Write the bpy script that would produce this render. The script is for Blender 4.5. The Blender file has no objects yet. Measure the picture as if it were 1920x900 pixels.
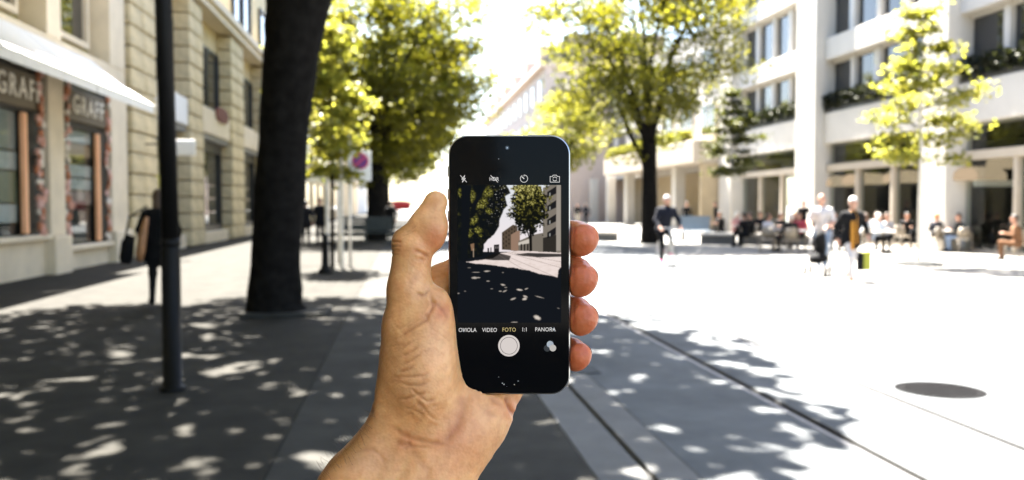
import bpy, math, random
import numpy as np
from mathutils import Vector, Matrix

# ------------------------------------------------------------------ camera, sky, sun, exposure
scene = bpy.context.scene
COL = scene.collection
FPX, VPX, VPY, EYE = 1650.0, 755.0, 385.0, 1.60          # photograph: focal length in px, vanishing point, eye height
PITCH = math.atan((450 - VPY) / FPX)
YAW = math.atan((960 - VPX) / FPX * math.cos(PITCH))
PHONE_D = 0.426                                           # metres from lens to the phone

cam_data = bpy.data.cameras.new('camera')
cam = bpy.data.objects.new('camera', cam_data)
COL.objects.link(cam)
cam.location = (0, 0, EYE)
cam.rotation_euler = (math.radians(90) - PITCH, 0, -YAW)
cam_data.sensor_width = 36.0
cam_data.lens = 36.0 * FPX / 1920.0
cam_data.clip_start = 0.02
cam_data.clip_end = 3000
cam_data.dof.use_dof = True
cam_data.dof.focus_distance = PHONE_D - 0.004
cam_data.dof.aperture_fstop = cam_data.lens / 2.35
cam_data.dof.aperture_blades = 0
scene.camera = cam
CAM_M = Matrix.Translation(cam.location) @ cam.rotation_euler.to_matrix().to_4x4()

SUN_EL, SUN_AZ = math.radians(58), math.radians(8)        # ahead of the camera, a little to the left
world = bpy.data.worlds.new('World')
scene.world = world
world.use_nodes = True
wn = world.node_tree.nodes
wl = world.node_tree.links
wn.clear()
sky = wn.new('ShaderNodeTexSky')
sky.sky_type = 'NISHITA'
sky.sun_disc = False
sky.sun_elevation = SUN_EL
sky.sun_rotation = -SUN_AZ
sky.dust_density = 1.6
sky.air_density = 1.0
sky.ozone_density = 1.0
wbg = wn.new('ShaderNodeBackground')
wbg.inputs['Strength'].default_value = 0.052
wo = wn.new('ShaderNodeOutputWorld')
wl.new(sky.outputs[0], wbg.inputs['Color'])
wl.new(wbg.outputs[0], wo.inputs['Surface'])

sun_data = bpy.data.lights.new('sun', 'SUN')
sun_data.energy = 5.0
sun_data.angle = math.radians(0.53)
sun_data.color = (1.0, 0.95, 0.87)
sun = bpy.data.objects.new('sun', sun_data)
COL.objects.link(sun)
sd = Vector((math.sin(SUN_AZ) * math.cos(SUN_EL), -math.cos(SUN_AZ) * math.cos(SUN_EL), -math.sin(SUN_EL)))
sun.rotation_euler = sd.to_track_quat('-Z', 'Y').to_euler()
sun.location = (-20, 60, 80)

scene.view_settings.view_transform = 'Standard'
scene.view_settings.look = 'None'
scene.view_settings.gamma = 1.0
scene.view_settings.use_curve_mapping = False
EXPO = 3.85
scene.view_settings.exposure = EXPO
scene.render.engine = 'CYCLES'
scene.cycles.use_denoising = True
scene.cycles.max_bounces = 8
scene.cycles.transparent_max_bounces = 12
scene.cycles.caustics_reflective = False
scene.cycles.caustics_refractive = False
scene.cycles.sample_clamp_indirect = 6.0

# ------------------------------------------------------------------ helpers
def tag(o, label=None, cat=None, group=None, kind=None):
    if label: o['label'] = label
    if cat: o['category'] = cat
    if group: o['group'] = group
    if kind: o['kind'] = kind
    return o

def empty(name, loc=(0, 0, 0), rz=0.0, label=None, cat=None, group=None):
    o = bpy.data.objects.new(name, None)
    COL.objects.link(o)
    o.location = loc
    o.rotation_euler = (0, 0, rz)
    o.empty_display_size = 0.1
    return tag(o, label, cat, group)

def link(name, me, parent=None, loc=None, rot=None, scale=None):
    o = bpy.data.objects.new(name, me)
    COL.objects.link(o)
    if parent is not None: o.parent = parent
    if loc is not None: o.location = loc
    if rot is not None: o.rotation_euler = rot
    if scale is not None: o.scale = scale
    return o

def gpt(x, y, z=0.0):
    """photo pixel -> point on the horizontal plane z"""
    d = CAM_M.to_3x3() @ Vector(((x - 960) / FPX, -(y - 450) / FPX, -1))
    t = (z - EYE) / d.z
    return Vector((d.x * t, d.y * t, z))

def ypt(x, y, Y):
    d = CAM_M.to_3x3() @ Vector(((x - 960) / FPX, -(y - 450) / FPX, -1))
    t = Y / d.y
    return Vector((d.x * t, Y, EYE + d.z * t))

_mats = {}
def mat(name, col, rough=0.7, var=0.15, scale=3.0, bump=0.0, bscale=60.0, metal=0.0, spec=0.5, col2=None, detail=6.0):
    if name in _mats: return _mats[name]
    m = bpy.data.materials.new(name)
    m.use_nodes = True
    nt = m.node_tree
    b = nt.nodes['Principled BSDF']
    b.inputs['Roughness'].default_value = rough
    b.inputs['Metallic'].default_value = metal
    b.inputs['Specular IOR Level'].default_value = spec
    tc = nt.nodes.new('ShaderNodeTexCoord')
    if var > 0 or col2:
        n = nt.nodes.new('ShaderNodeTexNoise')
        n.inputs['Scale'].default_value = scale
        n.inputs['Detail'].default_value = detail
        n.inputs['Roughness'].default_value = 0.62
        nt.links.new(tc.outputs['Object'], n.inputs['Vector'])
        r = nt.nodes.new('ShaderNodeValToRGB')
        r.color_ramp.elements[0].position = 0.3
        r.color_ramp.elements[1].position = 0.72
        c2 = col2 if col2 else tuple(min(1, c * (1 + var)) for c in col)
        c1 = col if col2 else tuple(c * (1 - var) for c in col)
        r.color_ramp.elements[0].color = (*c1, 1)
        r.color_ramp.elements[1].color = (*c2, 1)
        nt.links.new(n.outputs['Fac'], r.inputs['Fac'])
        nt.links.new(r.outputs['Color'], b.inputs['Base Color'])
    else:
        b.inputs['Base Color'].default_value = (*col, 1)
    if bump > 0:
        n2 = nt.nodes.new('ShaderNodeTexNoise')
        n2.inputs['Scale'].default_value = bscale
        n2.inputs['Detail'].default_value = 5
        nt.links.new(tc.outputs['Object'], n2.inputs['Vector'])
        bp = nt.nodes.new('ShaderNodeBump')
        bp.inputs['Strength'].default_value = bump
        bp.inputs['Distance'].default_value = 0.01
        nt.links.new(n2.outputs['Fac'], bp.inputs['Height'])
        nt.links.new(bp.outputs['Normal'], b.inputs['Normal'])
    _mats[name] = m
    return m

def emis(name, col, strength=1.0):
    """light given off by the phone's display; strength is in display-referred units"""
    if name in _mats: return _mats[name]
    m = bpy.data.materials.new(name)
    m.use_nodes = True
    nt = m.node_tree
    nt.nodes.clear()
    e = nt.nodes.new('ShaderNodeEmission')
    e.inputs['Color'].default_value = (*col, 1)
    e.inputs['Strength'].default_value = strength / 2 ** EXPO
    o = nt.nodes.new('ShaderNodeOutputMaterial')
    nt.links.new(e.outputs[0], o.inputs['Surface'])
    _mats[name] = m
    return m

class MB:
    """collects shapes and builds them as one mesh"""
    def __init__(s): s.v, s.f = [], []
    def add(s, vs, fs):
        k = len(s.v)
        s.v += [tuple(p) for p in vs]
        s.f += [tuple(i + k for i in f) for f in fs]
        return s
    def box(s, x0, x1, y0, y1, z0, z1):
        return s.add([(x0, y0, z0), (x1, y0, z0), (x1, y1, z0), (x0, y1, z0), (x0, y0, z1), (x1, y0, z1), (x1, y1, z1), (x0, y1, z1)],
                     [(0, 3, 2, 1), (4, 5, 6, 7), (0, 1, 5, 4), (1, 2, 6, 5), (2, 3, 7, 6), (3, 0, 4, 7)])
    def cbox(s, x0, x1, y0, y1, z0, z1, c):
        """box with chamfered edges all round (cheap 24-vertex form)"""
        xs, ys, zs = (x0, x1), (y0, y1), (z0, z1)
        idx, vs = {}, []
        for i in (0, 1):
            for j in (0, 1):
                for k in (0, 1):
                    sx, sy, sz = (1 - 2 * i) * c, (1 - 2 * j) * c, (1 - 2 * k) * c
                    for a in range(3):
                        p = [xs[i] + sx, ys[j] + sy, zs[k] + sz]
                        p[a] = (xs[i], ys[j], zs[k])[a]
                        idx[i, j, k, a] = len(vs); vs.append(p)
        I = idx
        F = []
        for i in (0, 1):
            q = [I[i, 0, 0, 0], I[i, 1, 0, 0], I[i, 1, 1, 0], I[i, 0, 1, 0]]
            F.append(q if i else q[::-1])
            q = [I[0, i, 0, 1], I[0, i, 1, 1], I[1, i, 1, 1], I[1, i, 0, 1]]
            F.append(q if i else q[::-1])
            q = [I[0, 0, i, 2], I[1, 0, i, 2], I[1, 1, i, 2], I[0, 1, i, 2]]
            F.append(q if i else q[::-1])
        for i in (0, 1):
            for j in (0, 1):
                F.append((I[i, j, 0, 0], I[i, j, 1, 0], I[i, j, 1, 1], I[i, j, 0, 1]))
                F.append((I[i, 0, j, 0], I[i, 1, j, 0], I[i, 1, j, 2], I[i, 0, j, 2]))
                F.append((I[0, i, j, 1], I[1, i, j, 1], I[1, i, j, 2], I[0, i, j, 2]))
                for k in (0, 1):
                    F.append((I[i, j, k, 0], I[i, j, k, 1], I[i, j, k, 2]))
        return s.add(vs, F)
    def tube(s, pts, rads, n=10, cap=True, flat=1.0):
        pts = [Vector(p) for p in pts]
        if not hasattr(rads, '__len__'): rads = [rads] * len(pts)
        vs, fs = [], []
        up = None
        for i, p in enumerate(pts):
            a = pts[max(i - 1, 0)]; b = pts[min(i + 1, len(pts) - 1)]
            t = (b - a).normalized()
            if up is None:
                up = Vector((0, 0, 1)) if abs(t.z) < 0.9 else Vector((1, 0, 0))
            sx = t.cross(up)
            if sx.length < 1e-6: sx = t.orthogonal()
            sx.normalize()
            sy = sx.cross(t).normalized()
            up = sy
            for k in range(n):
                an = 2 * math.pi * k / n
                vs.append(p + sx * math.cos(an) * rads[i] + sy * math.sin(an) * rads[i] * flat)
        for i in range(len(pts) - 1):
            for k in range(n):
                k2 = (k + 1) % n
                fs.append((i * n + k, i * n + k2, (i + 1) * n + k2, (i + 1) * n + k))
        if cap:
            fs.append(tuple(range(n))[::-1])
            fs.append(tuple(range((len(pts) - 1) * n, len(pts) * n)))
        return s.add(vs, fs)
    def lathe(s, prof, c=(0, 0, 0), n=20, sx=1.0, sy=1.0):
        vs, fs = [], []
        for (r, z) in prof:
            for k in range(n):
                a = 2 * math.pi * k / n
                vs.append((c[0] + r * math.cos(a) * sx, c[1] + r * math.sin(a) * sy, c[2] + z))
        for i in range(len(prof) - 1):
            for k in range(n):
                k2 = (k + 1) % n
                fs.append((i * n + k, i * n + k2, (i + 1) * n + k2, (i + 1) * n + k))
        fs.append(tuple(range(n))[::-1])
        fs.append(tuple(range((len(prof) - 1) * n, len(prof) * n)))
        return s.add(vs, fs)
    def torus(s, c, R, r, axis='X', n=28, m=8):
        vs, fs = [], []
        for i in range(n):
            a = 2 * math.pi * i / n
            for k in range(m):
                b = 2 * math.pi * k / m
                p = ((R + r * math.cos(b)) * math.cos(a), (R + r * math.cos(b)) * math.sin(a), r * math.sin(b))
                q = {'X': (p[2], p[0], p[1]), 'Y': (p[0], p[2], p[1]), 'Z': p}[axis]
                vs.append((c[0] + q[0], c[1] + q[1], c[2] + q[2]))
        for i in range(n):
            for k in range(m):
                i2, k2 = (i + 1) % n, (k + 1) % m
                fs.append((i * m + k, i2 * m + k, i2 * m + k2, i * m + k2))
        return s.add(vs, fs)
    def prism(s, poly, z0, z1):
        """extrude an xy polygon"""
        n = len(poly)
        vs = [(p[0], p[1], z0) for p in poly] + [(p[0], p[1], z1) for p in poly]
        fs = [tuple(range(n))[::-1], tuple(range(n, 2 * n))] + [(i, (i + 1) % n, (i + 1) % n + n, i + n) for i in range(n)]
        return s.add(vs, fs)
    def mesh(s, name, material, smooth=False):
        me = bpy.data.meshes.new(name)
        me.from_pydata(s.v, [], s.f)
        if material: me.materials.append(material)
        if smooth:
            me.polygons.foreach_set('use_smooth', [True] * len(me.polygons))
        me.update()
        return me
    def build(s, name, material, parent=None, smooth=False, loc=None, rot=None):
        return link(name, s.mesh(name, material, smooth), parent, loc, rot)

def np_mesh(name, V, F, materials, smooth=True, mat_idx=None):
    """V (n,3), F (m,4) or (m,3) numpy arrays -> mesh"""
    me = bpy.data.meshes.new(name)
    k = F.shape[1]
    me.vertices.add(len(V)); me.vertices.foreach_set('co', V.astype(np.float32).ravel())
    me.loops.add(F.size); me.loops.foreach_set('vertex_index', F.astype(np.int32).ravel())
    me.polygons.add(len(F))
    me.polygons.foreach_set('loop_start', np.arange(0, F.size, k, dtype=np.int32))
    me.polygons.foreach_set('use_smooth', np.full(len(F), smooth))
    for m in materials: me.materials.append(m)
    if mat_idx is not None: me.polygons.foreach_set('material_index', mat_idx.astype(np.int32))
    me.update(calc_edges=True)
    me.validate()
    return me

def text_mesh(name, body, size, material, align='CENTER', extrude=0.0, spacing=1.0):
    cu = bpy.data.curves.new(name, 'FONT')
    cu.body = body; cu.size = size; cu.align_x = align; cu.align_y = 'CENTER'
    cu.extrude = extrude; cu.space_character = spacing
    cu.resolution_u = 3
    t = bpy.data.objects.new(name, cu)
    COL.objects.link(t)
    dg = bpy.context.evaluated_depsgraph_get()
    me = bpy.data.meshes.new_from_object(t.evaluated_get(dg))
    bpy.data.objects.remove(t)
    bpy.data.curves.remove(cu)
    me.name = name
    me.materials.clear()
    me.materials.append(material)
    return me

# ------------------------------------------------------------------ smooth bodies: distance field -> mesh
def smin(a, b, k):
    h = np.clip(0.5 + 0.5 * (b - a) / k, 0, 1)
    return b + (a - b) * h - k * h * (1 - h)

def cone(P, a, b, ra, rb):
    a = np.asarray(a, float); b = np.asarray(b, float)
    ab = b - a
    t = np.clip(((P - a) @ ab) / (ab @ ab), 0, 1)
    return np.linalg.norm(P - a - t[:, None] * ab, axis=1) - (ra + (rb - ra) * t)

def ellip(P, c, r, R=None):
    q = P - np.asarray(c, float)
    if R is not None: q = q @ R
    r = np.asarray(r, float)
    k0 = np.linalg.norm(q / r, axis=1)
    k1 = np.linalg.norm(q / (r * r), axis=1) + 1e-9
    return k0 * (k0 - 1) / k1

def surface(fn, lo, hi, h, coarse=4, newton=2):
    lo = np.asarray(lo, float); hi = np.asarray(hi, float)
    nb = np.ceil((hi - lo) / (h * coarse)).astype(int)
    n = nb * coarse
    def grid(o, step, cnt):
        g = np.stack(np.meshgrid(*[o[i] + step * np.arange(cnt[i]) for i in range(3)], indexing='ij'), -1)
        return g
    cc = grid(lo + h * (coarse - 1) / 2, h * coarse, nb)
    dc = fn(cc.reshape(-1, 3)).reshape(nb)
    near = np.abs(dc) < h * coarse * 1.5
    up = lambda A: A.repeat(coarse, 0).repeat(coarse, 1).repeat(coarse, 2)
    D = up(dc)
    mask = up(near)
    ii = np.argwhere(mask)
    for s in range(0, len(ii), 400000):
        c = ii[s:s + 400000]
        D[c[:, 0], c[:, 1], c[:, 2]] = fn(lo + h * c)
    S = D < 0
    cell = np.zeros(np.array(D.shape) - 1, np.int8)
    for i in (0, 1):
        for j in (0, 1):
            for k in (0, 1):
                cell += S[i:D.shape[0] - 1 + i, j:D.shape[1] - 1 + j, k:D.shape[2] - 1 + k]
    act = (cell > 0) & (cell < 8)
    cid = -np.ones(act.shape, np.int64)
    ac = np.argwhere(act)
    cid[act] = np.arange(len(ac))
    acc = np.zeros((len(ac), 3)); cnt = np.zeros(len(ac))
    for ax in range(3):
        o1, o2 = [a for a in range(3) if a != ax]
        for i in (0, 1):
            for j in (0, 1):
                off = np.zeros(3, int); off[o1] = i; off[o2] = j
                p = ac + off
                q = p.copy(); q[:, ax] += 1
                d0 = D[p[:, 0], p[:, 1], p[:, 2]]; d1 = D[q[:, 0], q[:, 1], q[:, 2]]
                x = (d0 < 0) != (d1 < 0)
                t = np.where(x, d0 / np.where(x, d0 - d1, 1), 0)
                pt = p.astype(float); pt[:, ax] += t
                acc[x] += pt[x]; cnt[x] += 1
    V = lo + h * acc / cnt[:, None]
    F = []
    for ax in range(3):
        a1, a2 = (ax + 1) % 3, (ax + 2) % 3
        sl0 = [slice(None)] * 3; sl1 = [slice(None)] * 3
        sl0[ax] = slice(0, -1); sl1[ax] = slice(1, None)
        A, B = S[tuple(sl0)], S[tuple(sl1)]
        e = np.argwhere(A != B)
        e = e[(e[:, a1] > 0) & (e[:, a2] > 0) & (e[:, a1] < D.shape[a1] - 1) & (e[:, a2] < D.shape[a2] - 1)]
        flip = A[e[:, 0], e[:, 1], e[:, 2]]
        def cidx(da, db):
            c = e.copy(); c[:, a1] += da; c[:, a2] += db
            return cid[c[:, 0], c[:, 1], c[:, 2]]
        q = np.stack([cidx(-1, -1), cidx(0, -1), cidx(0, 0), cidx(-1, 0)], 1)
        q[~flip] = q[~flip][:, ::-1]
        F.append(q)
    F = np.concatenate(F)
    F = F[(F >= 0).all(1)]
    V = newton_fit(fn, V, h, newton)
    return V, F

def gradient(fn, V, e):
    d0 = fn(V)
    g = np.stack([fn(V + np.eye(3)[i] * e) - d0 for i in range(3)], 1) / e
    return d0, g

def newton_fit(fn, V, h, it):
    for _ in range(it):
        d0, g = gradient(fn, V, h * 0.2)
        step = d0[:, None] * g / np.maximum((g * g).sum(1), 0.2)[:, None]
        l = np.linalg.norm(step, axis=1)
        step *= np.minimum(1, h * 0.7 / np.maximum(l, 1e-12))[:, None]
        V = V - step
    return V

def subdivide_quads(V, F):
    """one linear subdivision of a quad mesh"""
    E = np.sort(np.concatenate([F[:, [0, 1]], F[:, [1, 2]], F[:, [2, 3]], F[:, [3, 0]]]), 1)
    key = E[:, 0].astype(np.int64) * len(V) + E[:, 1]
    u, inv = np.unique(key, return_inverse=True)
    em = (V[u // len(V)] + V[u % len(V)]) / 2
    fm = V[F].mean(1)
    nv, ne, nf = len(V), len(em), len(F)
    e = (inv + nv).reshape(4, nf)
    c = np.arange(nf) + nv + ne
    NF = np.concatenate([np.stack([F[:, i], e[i], c, e[(i + 3) % 4]], 1) for i in range(4)])
    return np.concatenate([V, em, fm]), NF

def vnoise(x, y, seed=0):
    xi, yi = np.floor(x).astype(np.int64), np.floor(y).astype(np.int64)
    fx, fy = x - xi, y - yi
    fx = fx * fx * (3 - 2 * fx); fy = fy * fy * (3 - 2 * fy)
    def hsh(a, b):
        n = (a * 374761393 + b * 668265263 + seed * 1442695041) & 0xffffffff
        n = ((n ^ (n >> 13)) * 1274126177) & 0xffffffff
        return ((n ^ (n >> 16)) & 0xffff) / 65535.0
    a, b, c, d = hsh(xi, yi), hsh(xi + 1, yi), hsh(xi, yi + 1), hsh(xi + 1, yi + 1)
    return (a * (1 - fx) + b * fx) * (1 - fy) + (c * (1 - fx) + d * fx) * fy

def fbm(x, y, seed=0, oct=4):
    s, a, t = 0, 1, 0
    for o in range(oct):
        s = s + a * vnoise(x * 2 ** o, y * 2 ** o, seed + o); t += a; a *= 0.55
    return s / t

# ================================================================== setting: ground, tracks
M_PLAZA = mat('pale_paving', (0.18, 0.172, 0.158), rough=0.75, var=0.16, scale=1.2, bump=0.15, bscale=40)
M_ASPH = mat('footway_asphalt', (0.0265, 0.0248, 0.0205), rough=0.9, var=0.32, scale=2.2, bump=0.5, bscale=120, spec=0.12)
M_BED = mat('track_concrete', (0.102, 0.108, 0.112), rough=0.9, var=0.22, scale=1.7, bump=0.35, bscale=90, spec=0.12)
M_STRIP = mat('edge_strip_concrete', (0.115, 0.115, 0.112), rough=0.8, var=0.15, scale=3, bump=0.3, bscale=80, spec=0.2)
M_GROOVE = mat('groove_dark', (0.018, 0.017, 0.016), rough=0.95, var=0.3, scale=9)  # near-black colour for rail grooves, drain slot and guard lip
M_RAIL = mat('worn_rail_steel', (0.15, 0.15, 0.155), rough=0.5, var=0.15, scale=8, metal=1.0)

tag(MB().box(-700, 700, -60, 1500, -1.0, 0.0).build('ground', M_PLAZA), kind='structure')
Y0, Y1 = -25, 260
def strip(name, x0, x1, z0, z1, m, bev=0.006):
    vs = [(x0, Y0, z0), (x0, Y0, z1 - bev), (x0 + bev, Y0, z1), (x1 - bev, Y0, z1), (x1, Y0, z1 - bev), (x1, Y0, z0)]
    vs += [(a, Y1, c) for a, b, c in vs]
    return tag(MB().add(vs, [(i, i + 1, i + 7, i + 6) for i in range(5)]).build(name, m), kind='structure')
M_WALK = mat('footway_mid_grey', (0.042, 0.0405, 0.036), rough=0.9, var=0.28, scale=2.0, bump=0.4, bscale=100, spec=0.1)  # mid-grey footway strip, lighter than the asphalt beside it
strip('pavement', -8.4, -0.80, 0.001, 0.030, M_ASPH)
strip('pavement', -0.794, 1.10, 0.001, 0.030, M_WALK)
strip('kerb_strip', 1.102, 1.41, 0.001, 0.032, M_STRIP)
strip('drain_slot', 1.41, 1.448, 0.001, 0.004, M_GROOVE)
strip('kerb_strip', 1.448, 1.70, 0.001, 0.032, M_STRIP)
RAILS = (2.93, 3.95, 6.55, 7.55)
edges = [1.702]
for r in RAILS: edges += [r - 0.055, r + 0.065]
edges += [8.6]
for i in range(0, len(edges), 2):
    strip('track_bed', edges[i], edges[i + 1], 0.001, 0.030, M_BED)
for r in RAILS:
    strip('rail_groove', r - 0.055, r + 0.065, 0.0005, 0.003, M_GROOVE)
    strip('tram_rail', r - 0.05, r - 0.004, 0.003, 0.029, M_RAIL, 0.004)
    strip('guard_rail', r + 0.054, r + 0.064, 0.003, 0.024, M_GROOVE, 0.003)

# cover in the paving, and a slotted gully by the track
p = gpt(1762, 738)
t = empty('manhole_cover', (p.x, p.y, 0.0), label='round grey manhole cover in the sunlit paving at right', cat='manhole cover')
M_IRON = mat('cast_iron', (0.009, 0.009, 0.0095), rough=0.9, var=0.2, scale=20, bump=0.3, bscale=60, spec=0.02)
MB().lathe([(0.36, 0.0), (0.36, 0.034), (0.335, 0.036), (0.33, 0.031)], n=40).build('rim', M_IRON, t)
cv = MB().lathe([(0.325, 0.028), (0.32, 0.033)], n=40)
cv.build('lid', M_IRON, t)
for i in range(-3, 4):
    w = math.sqrt(max(0.0, 0.28 ** 2 - (i * 0.075) ** 2))
    MB().box(-w, w, i * 0.075 - 0.012, i * 0.075 + 0.012, 0.0335, 0.038).build('raised_bar', M_IRON, t)
p = gpt(1085, 700)
t = empty('drain_grate', (p.x + 0.02, p.y, 0.03), label='small slotted drain grate set beside the tram track behind the phone', cat='drain grate')
MB().box(-0.16, 0.16, -0.20, 0.20, 0.003, 0.008).build('frame', M_GROOVE, t)
for i in range(9):
    MB().box(-0.15, 0.15, -0.185 + i * 0.042, -0.165 + i * 0.042, 0.0085, 0.014).build('bar', M_STRIP, t)

# ================================================================== trees
M_BARK = mat('dark_bark', (0.010, 0.009, 0.008), rough=0.95, var=0.5, scale=7, bump=1.0, bscale=22, spec=0.05)
M_BARK2 = mat('pale_wrapped_bark', (0.55, 0.52, 0.47), rough=0.9, var=0.12, scale=9, bump=0.3, bscale=30)

PHONE_AT = CAM_M @ Vector((-0.02, -0.01, -PHONE_D))
def leaf_mat(name, dc, tcol, mixf=0.5):
    m = bpy.data.materials.new(name)
    m.use_nodes = True
    nt = m.node_tree; nt.nodes.clear()
    at = nt.nodes.new('ShaderNodeAttribute'); at.attribute_name = 'vary'
    d = nt.nodes.new('ShaderNodeBsdfDiffuse'); tr = nt.nodes.new('ShaderNodeBsdfTranslucent')
    gl = nt.nodes.new('ShaderNodeBsdfGlossy'); gl.inputs['Roughness'].default_value = 0.42; gl.inputs['Color'].default_value = (0.9, 0.9, 0.85, 1)
    for node, col in ((d, dc), (tr, tcol)):
        r = nt.nodes.new('ShaderNodeValToRGB')
        r.color_ramp.elements[0].color = (col[0] * 0.55, col[1] * 0.62, col[2] * 0.6, 1)
        r.color_ramp.elements[1].color = (min(1, col[0] * 1.35), min(1, col[1] * 1.25), col[2] * 1.3, 1)
        nt.links.new(at.outputs['Fac'], r.inputs['Fac']); nt.links.new(r.outputs['Color'], node.inputs['Color'])
    mx = nt.nodes.new('ShaderNodeMixShader'); mx.inputs['Fac'].default_value = mixf
    nt.links.new(d.outputs[0], mx.inputs[1]); nt.links.new(tr.outputs[0], mx.inputs[2])
    mx2 = nt.nodes.new('ShaderNodeMixShader'); mx2.inputs['Fac'].default_value = 0.025
    nt.links.new(mx.outputs[0], mx2.inputs[1]); nt.links.new(gl.outputs[0], mx2.inputs[2])
    o = nt.nodes.new('ShaderNodeOutputMaterial'); nt.links.new(mx2.outputs[0], o.inputs['Surface'])
    return m
M_LEAF = leaf_mat('street_tree_leaf', (0.048, 0.051, 0.005), (0.262, 0.258, 0.018))
M_LEAF_Y = leaf_mat('young_leaf', (0.13, 0.132, 0.018), (0.36, 0.355, 0.045))
M_LEAF_D = leaf_mat('dark_leaf', (0.035, 0.040, 0.007), (0.07, 0.078, 0.008))

def leaf_mesh(name, C, size, rng, material, up=0.6, vary=None):
    """C (n,3) leaf centres -> folded leaf blades"""
    n = len(C)
    nrm = rng.normal(0, 1, (n, 3)); nrm[:, 2] = np.abs(nrm[:, 2]) + up
    nrm /= np.linalg.norm(nrm, axis=1)[:, None]
    a = np.cross(nrm, rng.normal(0, 1, (n, 3))); a /= np.linalg.norm(a, axis=1)[:, None]
    b = np.cross(nrm, a)
    L = size * rng.uniform(0.65, 1.35, n)[:, None]
    W = L * rng.uniform(0.32, 0.46, n)[:, None]
    fold = nrm * L * rng.uniform(0.02, 0.16, n)[:, None]
    v0 = C - a * L * 0.5; v2 = C + a * L * 0.5 - nrm * L * 0.06
    v1 = C - a * L * 0.08 + b * W + fold; v3 = C - a * L * 0.08 - b * W + fold
    m0 = C + a * L * 0.02
    V = np.stack([v0, v1, v2, v3, m0], 1).reshape(-1, 3)
    k = np.arange(n)[:, None] * 5
    F = np.concatenate([k + [0, 4, 1], k + [4, 2, 1], k + [0, 3, 4], k + [3, 2, 4]])
    me = np_mesh(name, V, F, [material], smooth=False)
    at = me.attributes.new('vary', 'FLOAT', 'POINT')
    vv = rng.uniform(0, 1, n) if vary is None else np.clip(vary + rng.normal(0, 0.16, n), 0, 1)
    at.data.foreach_set('value', np.repeat(vv, 5).astype(np.float32))
    return me

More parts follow.
